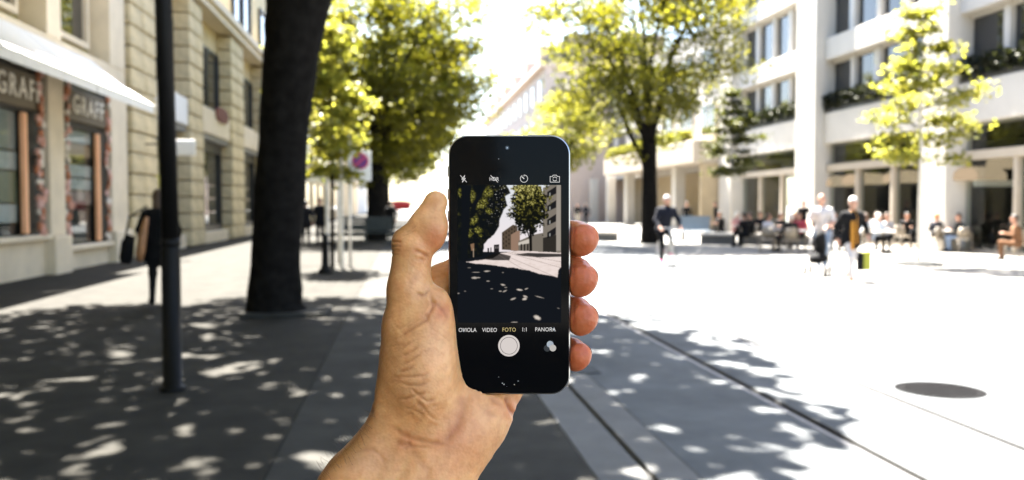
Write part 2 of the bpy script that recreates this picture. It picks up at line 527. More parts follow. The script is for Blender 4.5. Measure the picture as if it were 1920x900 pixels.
def tree(label, base, r0, fork, cc, cr, nclump, nleaf, leaf, seed, mat_leaf, lean=(0, 0), group=None, clump=(0.55, 0.55, 0.30), bark=None, limbs=6, name='street_tree', kind='broad', trunk_pts=None, hollow=0.45, zmin=None, plan=None):
    rng = np.random.default_rng(seed)
    bark = bark or M_BARK
    t = empty(name, (base[0], base[1], 0.0), label=label, cat='tree', group=group)
    cc = np.array(cc, float); cr = np.array(cr, float)
    # clump centres
    d = rng.normal(0, 1, (nclump, 3)); d /= np.linalg.norm(d, axis=1)[:, None]
    rad = hollow + (1 - hollow) * rng.uniform(0, 1, nclump) ** 0.6
    cl = cc + d * rad[:, None] * cr * rng.uniform(0.86, 1.08, (nclump, 1))
    if zmin is not None: cl[:, 2] = np.maximum(cl[:, 2], zmin + rng.uniform(0, 0.6, nclump))
    if plan:      # overhead crowns: clumps spread evenly, as seen along the sun's rays, with random holes
        step, drop = plan
        cot = 1 / math.tan(SUN_EL)
        g = []
        for gx_ in np.arange(-cr[0], cr[0], step):
            for gy_ in np.arange(-cr[1], cr[1], step):
                rr_ = math.hypot(gx_ / cr[0], gy_ / cr[1])
                if rr_ < 1 and rng.random() > drop + 0.5 * max(0.0, rr_ - 0.8):
                    zz = rng.uniform(-1, 1) * cr[2] * math.sqrt(max(0.05, 1 - (gx_ / cr[0]) ** 2 - (gy_ / cr[1]) ** 2))
                    jx, jy = rng.uniform(-.38, .38, 2) * step
                    g.append((cc[0] + gx_ + jx - zz * cot * math.sin(SUN_AZ), cc[1] + gy_ + jy + zz * cot * math.cos(SUN_AZ), cc[2] + zz))
        hp0 = PHONE_AT
        for k in range(12):      # unseen leaf clumps added to keep the sun off the hand
            zz = cc[2] + rng.uniform(-0.9, 0.9) - hp0.z
            w_ = (hp0 - sd * (zz / -sd.z)) - Vector((base[0], base[1], 0))
            if ((w_.x - cc[0]) / cr[0]) ** 2 + ((w_.y - cc[1]) / cr[1]) ** 2 < 1:
                g.append((w_.x + rng.uniform(-.42, .42), w_.y + rng.uniform(-.42, .42), w_.z))
        cl = np.array(g); nclump = len(cl)
    which = rng.integers(0, nclump, nleaf)
    shape = rng.normal(0, 1, (nleaf, 3))
    ln = np.linalg.norm(shape, axis=1)[:, None]
    shape = shape / ln * np.minimum(ln, 1.7)
    sc = rng.uniform(0.7, 1.3, nclump)[which][:, None]
    P = cl[which] + shape * np.array(clump) * sc
    tone = rng.uniform(0.15, 0.85, nclump)[which]
    link('crown', leaf_mesh('crown', P, leaf, rng, mat_leaf, vary=tone), t)
    # trunk and limbs
    mb = MB()
    fk = np.array([lean[0], lean[1], fork])
    if trunk_pts is None:
        trunk_pts = [((0, 0, 0), 1.45), ((0.0, 0, 0.12), 1.18), ((lean[0] * .12, lean[1] * .12, fork * .25), 1.0), ((lean[0] * .5, lean[1] * .5, fork * .65), 0.92), ((lean[0], lean[1], fork), 0.95)]
    if r0 > 0.3:      # furrowed bark on the big stems
        tq = np.array([q for q, _ in trunk_pts], float); tk = np.array([k for _, k in trunk_pts])
        u = np.linspace(0, len(tk) - 1, 60)
        i0 = np.minimum(u.astype(int), len(tk) - 2); f_ = (u - i0)[:, None]
        pp = tq[i0] * (1 - f_) + tq[i0 + 1] * f_; kk_ = tk[i0] * (1 - f_[:, 0]) + tk[i0 + 1] * f_[:, 0]
        n0 = len(mb.v); nn = 44
        mb.tube([tuple(q) for q in pp], [r0 * k for k in kk_], n=nn)
        for i in range(60):
            for k in range(nn):
                v_ = np.array(mb.v[n0 + i * nn + k]); c_ = pp[i]
                rd = abs(float(vnoise(np.array([k * 0.5 + 0.35 * math.sin(i * 0.7)]), np.array([i * 0.16]), seed)[0]) - 0.5) * 2
                mb.v[n0 + i * nn + k] = tuple(c_ + (v_ - c_) * (0.955 + 0.085 * rd + 0.02 * rng.random()))
    else:
        mb.tube([q for q, _ in trunk_pts], [r0 * k for _, k in trunk_pts], n=16)
    fk = np.array(trunk_pts[-1][0], float)
    top = cc + np.array([0, 0, cr[2] * 0.55])
    mains = []
    for i in range(limbs):
        a = 2 * math.pi * (i + rng.uniform(-.3, .3)) / limbs
        e = cc + np.array([math.cos(a) * cr[0] * 0.62, math.sin(a) * cr[1] * 0.62, cr[2] * rng.uniform(-0.25, 0.45)])
        if i == 0: e = top
        s_ = fk + np.array([0, 0, rng.uniform(-0.25, 0.0) * fork * 0.3])
        mid = (s_ * 0.55 + e * 0.45) + np.array([0, 0, (e[2] - s_[2]) * 0.12]) + rng.normal(0, 0.12, 3)
        rr = r0 * rng.uniform(0.36, 0.55)
        mb.tube([tuple(s_ - [0, 0, .25]), tuple(s_ * 0.8 + mid * 0.2 + [0, 0, .1]), tuple(mid), tuple(e)], [rr * 1.15, rr, rr * 0.62, rr * 0.2], n=8)
        mains.append((s_, mid, e, rr))
    for j in rng.choice(nclump, min(nclump, 46), replace=False):
        best = min(mains, key=lambda m: np.linalg.norm(m[1] - cl[j]) + 0.5 * np.linalg.norm(m[2] - cl[j]))
        tt = rng.uniform(0.15, 0.85)
        s_ = best[1] * (1 - tt) + best[2] * tt
        mid = (s_ + cl[j]) / 2 + rng.normal(0, 0.14, 3)
        rr = max(0.012, best[3] * 0.28)
        mb.tube([tuple(s_), tuple(mid), tuple(cl[j])], [rr, rr * 0.65, rr * 0.25], n=5)
    mb.build('trunk', bark, t, smooth=True)
    return t

ROW = 'trees along the left footway'
# the big trunk in front: widens and leans right towards its fork, whose crown is above the frame
b1 = gpt(517, 592)
D1 = b1.y
def tp(x, y): 
    q = ypt(x, y, D1); return (q.x - b1.x, 0.0, q.z)
tree('huge dark street tree trunk rising out of the frame behind the lamp post', (b1.x, b1.y), 0.355, 5.6, (-0.8, 1.4, 8.9), (5.4, 6.1, 2.4), 0, 10200, 0.34, 3, M_LEAF,
     group=ROW, clump=(0.34, 0.34, 0.2), limbs=7, plan=(0.56, 0.12),
     trunk_pts=[((0, 0, -0.02), 1.30), ((-0.01, 0, 0.16), 1.12), (tp(518, 480), 0.98), (tp(531, 250), 0.97), (tp(545, 100), 1.08), (tp(560, 0), 1.30), ((0.55, 0.0, 5.5), 1.5)])
tree('leafy street tree overhanging the camera, seen only by the shade it casts', (-3.1, 3.6), 0.33, 4.6, (1.2, 1.5, 8.6), (5.8, 4.6, 2.0), 0, 7000, 0.34, 8, M_LEAF, group=ROW, clump=(0.34, 0.34, 0.2), plan=(0.56, 0.12))
for i_, (X_, Y_) in enumerate(((-2.8, -11),)):  # unseen tree, added to block sky light from behind
    tree('unseen leafy tree behind the camera, added to dim the footway', (X_, Y_), 0.33, 4.4, (0, 0, 8.0), (5.4, 5.4, 3.8), 80, 9000, 0.32, 60 + i_, M_LEAF, group=ROW, clump=(0.85, 0.85, 0.4))
tree('tall leafy street tree with dark trunk behind the no-parking sign', (-1.2, 40), 0.40, 4.6, (0.55, 0, 7.7), (4.7, 4.6, 5.0), 230, 42000, 0.18, 12, M_LEAF, group=ROW, clump=(0.62, 0.62, 0.26), limbs=8)
tree('leafy street tree second beyond the no-parking sign', (-1.4, 54), 0.38, 4.6, (0.6, 0, 8.0), (4.9, 4.6, 5.0), 140, 20000, 0.24, 13, M_LEAF, group=ROW, clump=(0.66, 0.66, 0.3))
tree('leafy street tree third beyond the no-parking sign', (-1.5, 69), 0.36, 4.6, (0.2, 0, 8.0), (4.6, 4.6, 4.9), 110, 10000, 0.26, 14, M_LEAF, group=ROW, clump=(0.7, 0.7, 0.32))
tree('leafy street tree fourth and farthest beyond the no-parking sign', (-1.6, 86), 0.36, 4.6, (0.1, 0, 8.0), (4.6, 4.6, 4.9), 90, 8000, 0.30, 15, M_LEAF, group=ROW, clump=(0.75, 0.75, 0.35))

# right-hand street tree with a low limb to the left
RB = Vector((10.3, 36.0, 0))
tree('leafy street tree with forked dark trunk right of the phone', (RB.x, RB.y), 0.33, 4.3, (-0.5, 0.1, 8.5), (4.7, 4.3, 4.9), 190, 31000, 0.16, 22, M_LEAF, clump=(0.58, 0.58, 0.26), limbs=8, lean=(-0.05, 0), hollow=0.3)
mb = MB()
mb.tube([(RB.x - 0.1, RB.y - .05, 3.0), (RB.x - 0.35, RB.y - .1, 3.55), (RB.x - 0.95, RB.y - .2, 4.6), (RB.x - 1.5, RB.y - .2, 6.0)], [0.16, 0.13, 0.10, 0.05], n=8)
low = [o for o in COL.objects if o.get('label') == 'leafy street tree with forked dark trunk right of the phone'][0]
o = mb.build('limb', M_BARK, low, smooth=True); o.location = (-RB.x, -RB.y, 0)
for i, (Y, X) in enumerate(((58, 10.6), (76, 10.4), (96, 10.2))):
    tree(('leafy street tree next behind the forked one right of the phone', 'leafy street tree farther behind the forked one right of the phone', 'small distant street tree beside the pale far buildings')[i], (X, Y), 0.28, 3.6, (-0.2, 0, 6.4 - i * .8), (3.0, 3.0, 3.0 - i * .3), 60, 6000, 0.24, 30 + i, M_LEAF_Y, group='trees along the right side', clump=(0.6, 0.6, 0.28))

def sapling(label, base, H, zc0, R, seed, material, bark, leaf=0.15, tiers=9, nleaf=2600, droop=0.0, name='young_tree'):
    """slender young tree: straight stem, tiers of short boughs carrying flat sprays of leaves"""
    rng = np.random.default_rng(seed)
    t = empty(name, (base[0], base[1], 0), label=label, cat='tree', group='young street trees')
    mb = MB().tube([(0, 0, 0), (0.02, 0.01, zc0), (0.0, 0.03, (zc0 + H) / 2), (0.03, 0, H * 0.97)], [0.055, 0.045, 0.03, 0.008], n=8)
    stem_top = MB()
    C = []
    for i in range(tiers):
        z = zc0 + (H - zc0) * (i + 0.2) / tiers
        k = i / (tiers - 1)
        rr = R * (0.55 + 1.0 * min(k * 2.2, 1.0) * 0.45) * (1 - 0.80 * max(0, k - 0.25) / 0.75)
        for j in range(5 if k < 0.7 else 3):
            a = rng.uniform(0, 2 * math.pi)
            L = rr * rng.uniform(0.6, 1.15)
            e = np.array([math.cos(a) * L, math.sin(a) * L, z + rng.uniform(-0.05, 0.28) * L])
            stem_top.tube([(0.01, 0.02, z - 0.12), tuple(e * [0.5, 0.5, 1] - [0, 0, .03]), tuple(e)], [0.015, 0.010, 0.004], n=4)
            m = int(nleaf / tiers / 4.4)
            u = rng.uniform(0.45, 1.15, m)[:, None]
            C.append(np.array([0, 0, z]) * (1 - u) + e * u + rng.normal(0, 1, (m, 3)) * [0.17, 0.17, 0.10])
    C = np.concatenate(C)
    link('crown', leaf_mesh('crown', C, leaf, rng, material, up=1.0), t)
    if bark is M_BARK: mb.add(stem_top.v, stem_top.f)
    else: stem_top.build('boughs', M_BARK, t)
    mb.build('trunk', bark, t, smooth=True)
    return t

SB = gpt(1722, 497)
sp1 = sapling('bright yellow-green young tree with pale wrapped stem in front of the café', (SB.x, SB.y), 7.0, 2.75, 1.75, 41, M_LEAF_Y, M_BARK2, leaf=0.155, nleaf=3900)
sp2 = sapling('darker young tree standing before the recessed passage', (14.6, 38.0), 6.9, 3.0, 1.45, 43, M_LEAF_D, M_BARK2, leaf=0.15, nleaf=5000)
sp3 = sapling('bright yellow young tree tied between pale stakes near the bollard', (-1.75, 22.3), 6.2, 2.3, 1.15, 44, M_LEAF_Y, M_BARK, leaf=0.17, nleaf=3000)
M_STAKE = mat('pale_timber_stake', (0.60, 0.56, 0.48), rough=0.8, var=0.2, scale=8)
for dx, dy, hgt, lab in ((-0.10, -0.25, 2.35, 'pale timber stake left of the young tree by the bollard'), (0.22, 0.15, 3.0, 'pale timber stake right of the young tree by the bollard')):
    o = MB().tube([(0, 0, 0.0), (0, 0, hgt - 0.05), (0, 0, hgt)], [0.05, 0.05, 0.035], n=10).build('tree_stake', M_STAKE, loc=(-1.75 + dx, 22.3 + dy, 0.03))
    tag(o, lab, 'stake', 'stakes of the young tree')
o = MB().lathe([(0.62, 0.0), (0.62, 0.09), (0.58, 0.11), (0.44, 0.11), (0.42, 0.03)], n=28).build('planting_ring', M_STRIP, loc=(SB.x, SB.y, 0.001))
tag(o, 'low concrete ring around the foot of the young yellow-green tree', 'tree ring')
o = MB().cbox(-0.58, 0.62, -0.52, 0.45, 0.0, 0.06, 0.012).build('tree_slab', M_WALK, loc=(b1.x + 0.15, b1.y + 0.02, 0.029))
tag(o, 'pale stone slab around the foot of the huge tree trunk', 'stone slab')

# ================================================================== left side: shop with awnings, stone-fronted houses
XL = -8.0
def Yl(x): return 8.0 / math.tan(math.atan((960 - x) / FPX) - YAW)                     # photo column -> distance along the left front
M_CREAM = mat('cream_stone', (0.58, 0.465, 0.27), rough=0.85, var=0.14, scale=1.4, bump=0.25, bscale=25)
M_CREAM2 = mat('pale_stone_pier', (0.68, 0.58, 0.43), rough=0.85, var=0.10, scale=1.6, bump=0.2, bscale=25)
M_BLOCK = mat('rusticated_stone', (0.56, 0.46, 0.28), rough=0.9, var=0.2, scale=2.6, bump=0.5, bscale=16)
M_OLIVE = mat('olive_panel', (0.30, 0.255, 0.10), rough=0.7, var=0.12)  # olive colour of the upper spandrels
M_DARK = mat('dark_bronze_frame', (0.022, 0.019, 0.016), rough=0.45, var=0.1)
M_PANE = mat('window_glass', (0.016, 0.018, 0.020), rough=0.04, var=0.0, spec=0.7)
M_COPPER = mat('copper_trim', (0.88, 0.45, 0.24), rough=0.4, var=0.05)
M_AWN = mat('white_awning_cloth', (0.74, 0.72, 0.68), rough=0.9, var=0.05)
M_WHITE = mat('white_paint', (0.74, 0.73, 0.71), rough=0.7, var=0.05)
M_LETTER = mat('brass_letter', (0.85, 0.80, 0.70), rough=0.4, var=0.0)

M_CLEAR = bpy.data.materials.new('clear_shop_glass')
M_CLEAR.use_nodes = True
nt = M_CLEAR.node_tree; nt.nodes.clear()
tr_ = nt.nodes.new('ShaderNodeBsdfTransparent'); tr_.inputs['Color'].default_value = (0.82, 0.85, 0.84, 1)
gl_ = nt.nodes.new('ShaderNodeBsdfGlossy'); gl_.inputs['Roughness'].default_value = 0.02
lw_ = nt.nodes.new('ShaderNodeLayerWeight')
pw_ = nt.nodes.new('ShaderNodeMath'); pw_.operation = 'POWER'; pw_.inputs[1].default_value = 4.0
fr_ = nt.nodes.new('ShaderNodeMath'); fr_.operation = 'MULTIPLY_ADD'; fr_.inputs[1].default_value = 0.5; fr_.inputs[2].default_value = 0.03
nt.links.new(lw_.outputs['Facing'], pw_.inputs[0]); nt.links.new(pw_.outputs[0], fr_.inputs[0])
mx_ = nt.nodes.new('ShaderNodeMixShader'); ou_ = nt.nodes.new('ShaderNodeOutputMaterial')
nt.links.new(fr_.outputs[0], mx_.inputs[0]); nt.links.new(tr_.outputs[0], mx_.inputs[1]); nt.links.new(gl_.outputs[0], mx_.inputs[2]); nt.links.new(mx_.outputs[0], ou_.inputs[0])

shop = empty('shop_building', (XL, 5, 0), label='cream shop front with white awnings and GRAFF signs at far left', cat='building')
def sb(mb, name, m, parent=None, smooth=False):
    """build in world coordinates under the shop"""
    o = mb.build(name, m, parent or shop, smooth)
    if parent is None or parent is shop: o.location = (-XL, -5, 0)
    return o
ys1 = 26.75
sb(MB().box(XL - 9, XL - 0.55, -60, ys1, 0, 15.5), 'wall', M_CREAM)
sb(MB().box(XL - 0.55, XL + 0.02, -60, 16.8, 0, 5.2), 'wall', M_CREAM2)
sb(MB().box(XL - 0.55, XL + 0.06, -60, ys1, 4.75, 5.45), 'lintel_band', M_CREAM2)
for k in range(4):
    sb(MB().box(XL - 0.55, XL + 0.12, -60, ys1, 8.6 + k * 3.4, 9.1 + k * 3.4), 'cornice', M_CREAM2)
piers = [(16.8, 17.5), (21.06, 21.97), (25.36, ys1)]
for a, b in piers:
    sb(MB().cbox(XL - 0.55, XL + 0.10, a, b, 0.9, 4.75, 0.02), 'pier', M_CREAM2)
    sb(MB().cbox(XL - 0.56, XL + 0.22, a - 0.05, b + 0.05, 0, 0.9, 0.03), 'pier_base', M_CREAM2)
    sb(MB().box(XL - 0.55, XL + 0.08, a + .05, b - .05, 5.45, 15.2), 'pier', M_CREAM2)
# shop windows
rngS = random.Random(4)
DISP = {k: mat('display_' + k, c, rough=0.7, var=0.12, scale=5) for k, c in dict(dim=(0.03, 0.03, 0.03), pale=(0.78, 0.77, 0.76), tan=(0.62, 0.42, 0.28), pinkish=(0.55, 0.40, 0.36), sage=(0.36, 0.36, 0.24), grey=(0.50, 0.50, 0.50)).items()}
M_FLOWER = [mat('flower_' + n, c, rough=0.8, var=0.1) for n, c in (('pink', (0.64, 0.36, 0.28)), ('cream', (0.74, 0.66, 0.56)), ('rust', (0.46, 0.18, 0.09)), ('rose', (0.70, 0.46, 0.40)))]
bloom = []
for m_ in M_FLOWER:
    mbb = MB()
    for q in range(6):
        a = q * math.pi / 3
        mbb.lathe([(0.012, -0.02), (0.05, 0.0), (0.012, 0.03)], c=(0.0, 0.055 * math.cos(a), 0.055 * math.sin(a)), n=6)
    mbb.lathe([(0.01, -0.03), (0.045, 0.0), (0.01, 0.045)], n=6)
    bloom.append(mbb.mesh('flower', m_, True))
bays = [(17.5, 21.06, 0.95, 3.60), (21.97, 25.36, 0.62, 3.50)]
for bi, (a, b, z0, z1) in enumerate(bays):
    sb(MB().box(XL - 0.5, XL - 0.02, a, b, 0.0, z0 - 0.12), 'stall_riser', M_CREAM2)
    sb(MB().cbox(XL - 0.5, XL + 0.14, a, b, z0 - 0.12, z0, 0.02), 'window_sill', M_CREAM2)
    XS = XL + 0.27
    w0, w1 = (a + 0.1, b - 1.05) if bi == 0 else (a + 0.32, b - 0.80)
    fr = sb(MB().box(XS - 0.42, XS - 0.30, a, w0, z0, 4.75).box(XS - 0.42, XS - 0.30, w1, b, z0, 4.75).box(XS - 0.42, XS - 0.30, w0, w1, z1, 4.75), 'window', M_DARK)
    pn = MB().box(XS - 0.40, XS - 0.385, w0, w1, z0, z1).build('pane', M_CLEAR, fr)
    hh = z1 - z0
    DP = [(0.0, 0.34, 'dim', 0.0), (0.34, 0.47, 'pinkish', .1), (0.47, 0.58, 'pale', .0), (0.58, 0.70, 'pale', 0.15), (0.70, 0.76, 'dim', 0), (0.76, 0.88, 'tan', 0.0), (0.88, 1.0, 'pale', .05)] if bi else [(0.0, 0.10, 'dim', 0), (0.10, 0.26, 'pale', 0.0), (0.26, 0.52, 'sage', .25), (0.52, 0.68, 'pale', .2), (0.68, 1.0, 'grey', .0)]
    for q0, q1, cname, ins in DP:
        MB().cbox(XS - 0.47, XS - 0.41, w0 + ins * (w1 - w0), w1 - .1, z0 + q0 * hh + .02, z0 + q1 * hh - .02, 0.01).build('display_panel', DISP[cname], fr)
    MB().cbox(XS - 0.33, XS - 0.22, w1 - 0.16, w1 + 0.02, z0 + 0.04, z1 - 0.02, 0.015).build('frame', M_COPPER, fr)
    # sign over the window
    fa = sb(MB().cbox(XS - 0.30, XS - 0.18, w0 - 0.05, b - 0.15, 3.66, 4.42, 0.02), 'sign_board', mat('taupe_fascia', (0.12, 0.095, 0.06), rough=0.6, var=0.08))
    tm = text_mesh('sign_letters', 'GRAFF', 0.64, M_LETTER, extrude=0.015, spacing=1.25)
    lo = link('sign_letters', tm, fa, loc=(XS - 0.16, (19.55 if bi == 0 else (w0 + b) / 2 - 0.22), 4.04), rot=(math.radians(90), 0, math.radians(90)))
    # climbing flower garlands beside the window
    for gy_ in ((w1 + 0.52,) if bi == 0 else (w1 + 0.40, a + 0.14)):
        for k in range(26):
            z = z0 + 0.08 + (4.5 - z0) * k / 26 + rngS.uniform(-.04, .04)
            for rep in range(2 if bi == 0 else 1):
                link('flower', rngS.choice(bloom), fr, loc=(XS - 0.20 + rngS.uniform(0, .08), gy_ + rngS.uniform(-.16, .16) * (1 if bi == 0 else .6), z), rot=(rngS.uniform(0, 6), 0, rngS.uniform(-.5, .5)), scale=[rngS.uniform(.75, 1.25)] * 3)
for a, b in ((-14, -9), (-6.5, -1.5), (1.0, 6.0), (8.6, 14.4)):      # the front goes on past the frame
    w = sb(MB().box(XL + 0.021, XL + 0.10, a, a + .25, 0.8, 3.6).box(XL + 0.021, XL + 0.10, b - .25, b, 0.8, 3.6).box(XL + 0.021, XL + 0.10, a + .25, b - .25, 3.3, 3.6).box(XL + 0.021, XL + 0.10, a + .25, b - .25, 0.8, 0.95), 'window', M_DARK)
    MB().box(XL + 0.03, XL + 0.05, a + .2, b - .2, 0.9, 3.4).build('pane', M_PANE, w)
# awnings
def awning(y0, y1):
    n = 8
    vs, fs = [], []
    for i in range(n + 1):
        u = i / n
        x = XL + 0.08 + 1.52 * u; z = 5.30 - 1.12 * u - 0.05 * math.sin(math.pi * u)
        vs += [(x, y0, z), (x, y1, z)]
    for i in range(n): fs.append((2 * i, 2 * i + 1, 2 * i + 3, 2 * i + 2))
    vs += [(x, y0, z - 0.20), (x, y1, z - 0.20)]
    fs.append((2 * n, 2 * n + 1, 2 * n + 3, 2 * n + 2))
    o = sb(MB().add(vs, fs), 'awning', M_AWN)
    md = o.modifiers.new('cloth', 'SOLIDIFY'); md.thickness = 0.012
    MB().tube([(XL + 1.6, y0 - .02, 4.17), (XL + 1.6, y1 + .02, 4.17)], 0.03, n=8).build('front_bar', M_WHITE, o)
    for yy in (y0 + .3, y1 - .3):
        MB().tube([(XL + 0.05, yy, 4.55), (XL + 0.8, yy, 4.35), (XL + 1.58, yy, 4.17)], 0.022, n=6).build('arm', M_WHITE, o)
awning(6.0, 14.6); awning(14.7, 19.6); awning(19.65, 23.9)
# upper windows of the shop house
for k in range(3):
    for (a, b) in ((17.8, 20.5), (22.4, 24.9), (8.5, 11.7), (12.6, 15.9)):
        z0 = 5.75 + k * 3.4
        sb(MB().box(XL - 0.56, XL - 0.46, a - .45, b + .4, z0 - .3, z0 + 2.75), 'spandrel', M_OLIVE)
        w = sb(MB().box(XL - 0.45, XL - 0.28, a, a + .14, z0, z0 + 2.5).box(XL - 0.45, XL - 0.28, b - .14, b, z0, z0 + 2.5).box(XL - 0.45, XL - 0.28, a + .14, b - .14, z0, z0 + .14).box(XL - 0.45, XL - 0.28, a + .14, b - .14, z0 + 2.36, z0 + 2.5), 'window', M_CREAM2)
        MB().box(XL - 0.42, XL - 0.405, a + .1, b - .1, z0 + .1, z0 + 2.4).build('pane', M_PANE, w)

# stone-fronted house with rusticated pilasters
house = empty('stone_house', (XL, 38, 0), label='tan stone house with blocky pilasters beyond the awning shop', cat='building')
def hb_(mb, name, m, parent=None, smooth=False):
    o = mb.build(name, m, parent or house, smooth)
    if parent is None: o.location = (-XL, -38, 0)
    return o
hy0, hy1 = ys1 + 0.01, 66.0
hb_(MB().box(XL - 10, XL - 0.42, hy0, hy1, 0, 15.0), 'wall', M_CREAM)
hb_(MB().box(XL - 0.42, XL + 0.55, hy0, hy1, 9.75, 10.05).box(XL - 0.42, XL + 0.40, hy0, hy1, 9.45, 9.75).box(XL - 0.42, XL + 0.3, hy0, hy1, 10.05, 10.25), 'cornice', M_CREAM2)
pil = [(26.85, 29.5), (34.0, 36.2), (42.0, 45.2), (51.0, 53.5), (60, 62)]
blk = MB().cbox(-0.5, 0.5, -0.5, 0.5, -0.5, 0.5, 0.055).mesh('stone_block', M_BLOCK)
rngB = random.Random(9)
for (a, b) in pil:
    for k in range(15):
        z = 0.05 + k * 0.62
        split = [(a, b)] if (k % 2 == 0 and b - a < 2.2) else [(a, (a + b) / 2 - rngB.uniform(-.2, .2)), None]
        if split[-1] is None: split = [split[0], (split[0][1], b)]
        for (c, d) in split:
            pr = rngB.uniform(-0.015, 0.02)
            link('stone_block', blk, house, loc=(XL - 0.10 + pr - XL, (c + d) / 2 - 38, z + 0.31), scale=(0.66, d - c - 0.035, 0.585))
for i in range(len(pil) - 1):
    a, b = pil[i][1] + 0.25, pil[i + 1][0] - 0.25
    # pale balcony/fascia panel between the floors
    fz0, fz1 = 4.55, 5.55
    pnl = hb_(MB().cbox(XL - 0.42, XL + 0.12, a - .25, b + .25, fz0, fz1, 0.03), 'fascia_panel', M_WHITE if i == 0 else M_CREAM2)
    hb_(MB().box(XL - 0.42, XL + 0.05, a - .25, b + .25, 4.3, 4.55), 'shutter_box', mat('grey_shutter', (0.20, 0.19, 0.17), rough=0.7, var=0.1))
    # shop opening
    sw = hb_(MB().box(XL - 0.40, XL - 0.22, a, a + .18, 0.5, 4.3).box(XL - 0.40, XL - 0.22, b - .18, b, 0.5, 4.3).box(XL - 0.40, XL - 0.22, a + .18, b - .18, 3.9, 4.3).box(XL - 0.40, XL - 0.2, a + .18, b - .18, 0.5, 0.75), 'window', M_DARK)
    MB().box(XL - 0.36, XL - 0.345, a + .15, b - .15, 0.7, 4.0).build('pane', M_PANE, sw)
    hb_(MB().cbox(XL - 0.42, XL + 0.02, a - .2, b + .2, 0, 0.5, 0.03), 'plinth', M_CREAM2)
    for k in range(2):
        z0 = 5.75 + k * 4.9
        wd_ = (b - a) / 2
        for q in range(2):
            c, d = a + q * wd_ + 0.15, a + (q + 1) * wd_ - 0.15
            w = hb_(MB().box(XL - 0.41, XL - 0.25, c, c + .1, z0, z0 + 2.6).box(XL - 0.41, XL - 0.25, d - .1, d, z0, z0 + 2.6).box(XL - 0.41, XL - 0.25, c + .1, d - .1, z0, z0 + .1).box(XL - 0.41, XL - 0.25, c + .1, d - .1, z0 + 2.5, z0 + 2.6), 'window', M_DARK)
            MB().box(XL - 0.37, XL - 0.355, c + .05, d - .05, z0 + .05, z0 + 2.55).build('pane', M_PANE, w)
        hb_(MB().box(XL - 0.42, XL - 0.16, a - .1, b + .1, z0 - 0.16, z0 - 0.002), 'window_sill', M_CREAM2)
# second stone house farther on
house2 = empty('stone_house', (XL, 90, 0), label='plain tan house front farthest down the left side behind the trees', cat='building')
o = MB().box(-10, 0, -23.9, 60, 0, 14).build('wall', M_CREAM, house2)
for i in range(9):
    for k in range(3):
        w = MB().box(0.002, 0.10, -22 + i * 6, -19.6 + i * 6, 1.0 + k * 4.4, 3.6 + k * 4.4).build('window', M_CREAM2, house2)
        MB().box(0.102, 0.115, -21.85 + i * 6, -19.75 + i * 6, 1.15 + k * 4.4, 3.45 + k * 4.4).build('pane', M_PANE, w)

# hanging signs on the stone house
def oval(name, loc, ry, rz, thick, m, label, cat, arm=True):
    t = empty(name, loc, label=label, cat=cat)
    n = 28
    vs = [(x, ry * math.copysign(abs(math.cos(2 * math.pi * k / n)) ** 0.7, math.cos(2 * math.pi * k / n)), rz * math.copysign(abs(math.sin(2 * math.pi * k / n)) ** 0.7, math.sin(2 * math.pi * k / n))) for x in (-thick / 2, thick / 2) for k in range(n)]
    fs = [tuple(range(n)), tuple(range(n, 2 * n))[::-1]] + [(k, (k + 1) % n, (k + 1) % n + n, k + n) for k in range(n)]
    MB().add(vs, fs).build('panel', m, t)
    return t
p = ypt(412, 217, Yl(412))
t = oval('oval_sign', (XL + 0.16, p.y, p.z), 1.25, 0.32, 0.06, mat('dark_red_enamel', (0.10, 0.004, 0.008), rough=0.6, var=0.05), 'small dark red oval sign on the stone house fascia', 'sign')
q = 27.6
p = ypt(347, 277, q)
t = oval('oval_sign', (p.x - 0.18, q, p.z), 0.05, 0.24, 0.95, mat('white_sign_acrylic', (0.80, 0.79, 0.76), rough=0.5, var=0), 'white rounded hanging sign just right of the lamp post', 'sign')
MB().tube([(-0.47, 0, 0.1), (XL + 0.35 - p.x + 0.18, 0, 0.1)], 0.025, n=6).build('bracket', M_DARK, t)

# ================================================================== footway furniture, left
M_POST = mat('dark_lamp_post_paint', (0.007, 0.0065, 0.006), rough=0.5, var=0.15, scale=12, spec=0.12)
lp = gpt(324, 738)
t = empty('lamp_post', (lp.x, lp.y, 0.03), label='tall dark metal lamp post in the left foreground', cat='lamp post')
tilt = -0.004
MB().tube([(0, 0, 0), (0, 0, 0.03), (0, 0, 0.03), (0, 0, 1.18), (0, 0, 1.24)], [0.11, 0.11, 0.079, 0.078, 0.072], n=24).build('base', M_POST, t, smooth=True)
MB().tube([(0, 0, 1.24), (-0.03, 0, 3.5), (-0.07, 0, 6.8)], [0.071, 0.069, 0.056], n=24).build('pole', M_POST, t, smooth=True)
MB().lathe([(0.076, 1.225), (0.081, 1.24), (0.081, 1.27), (0.073, 1.29)], n=24).build('collar', M_POST, t, smooth=True)
hd = MB().tube([(-0.07, 0, 6.8), (0.25, 0, 7.15), (0.9, 0, 7.25)], [0.05, 0.04, 0.035], n=10).build('bracket', M_POST, t, smooth=True)
MB().lathe([(0.05, 0.12), (0.22, 0.0), (0.24, -0.08), (0.10, -0.12)], c=(1.0, 0, 7.2), n=20).build('lamp_head', M_POST, t, smooth=True)

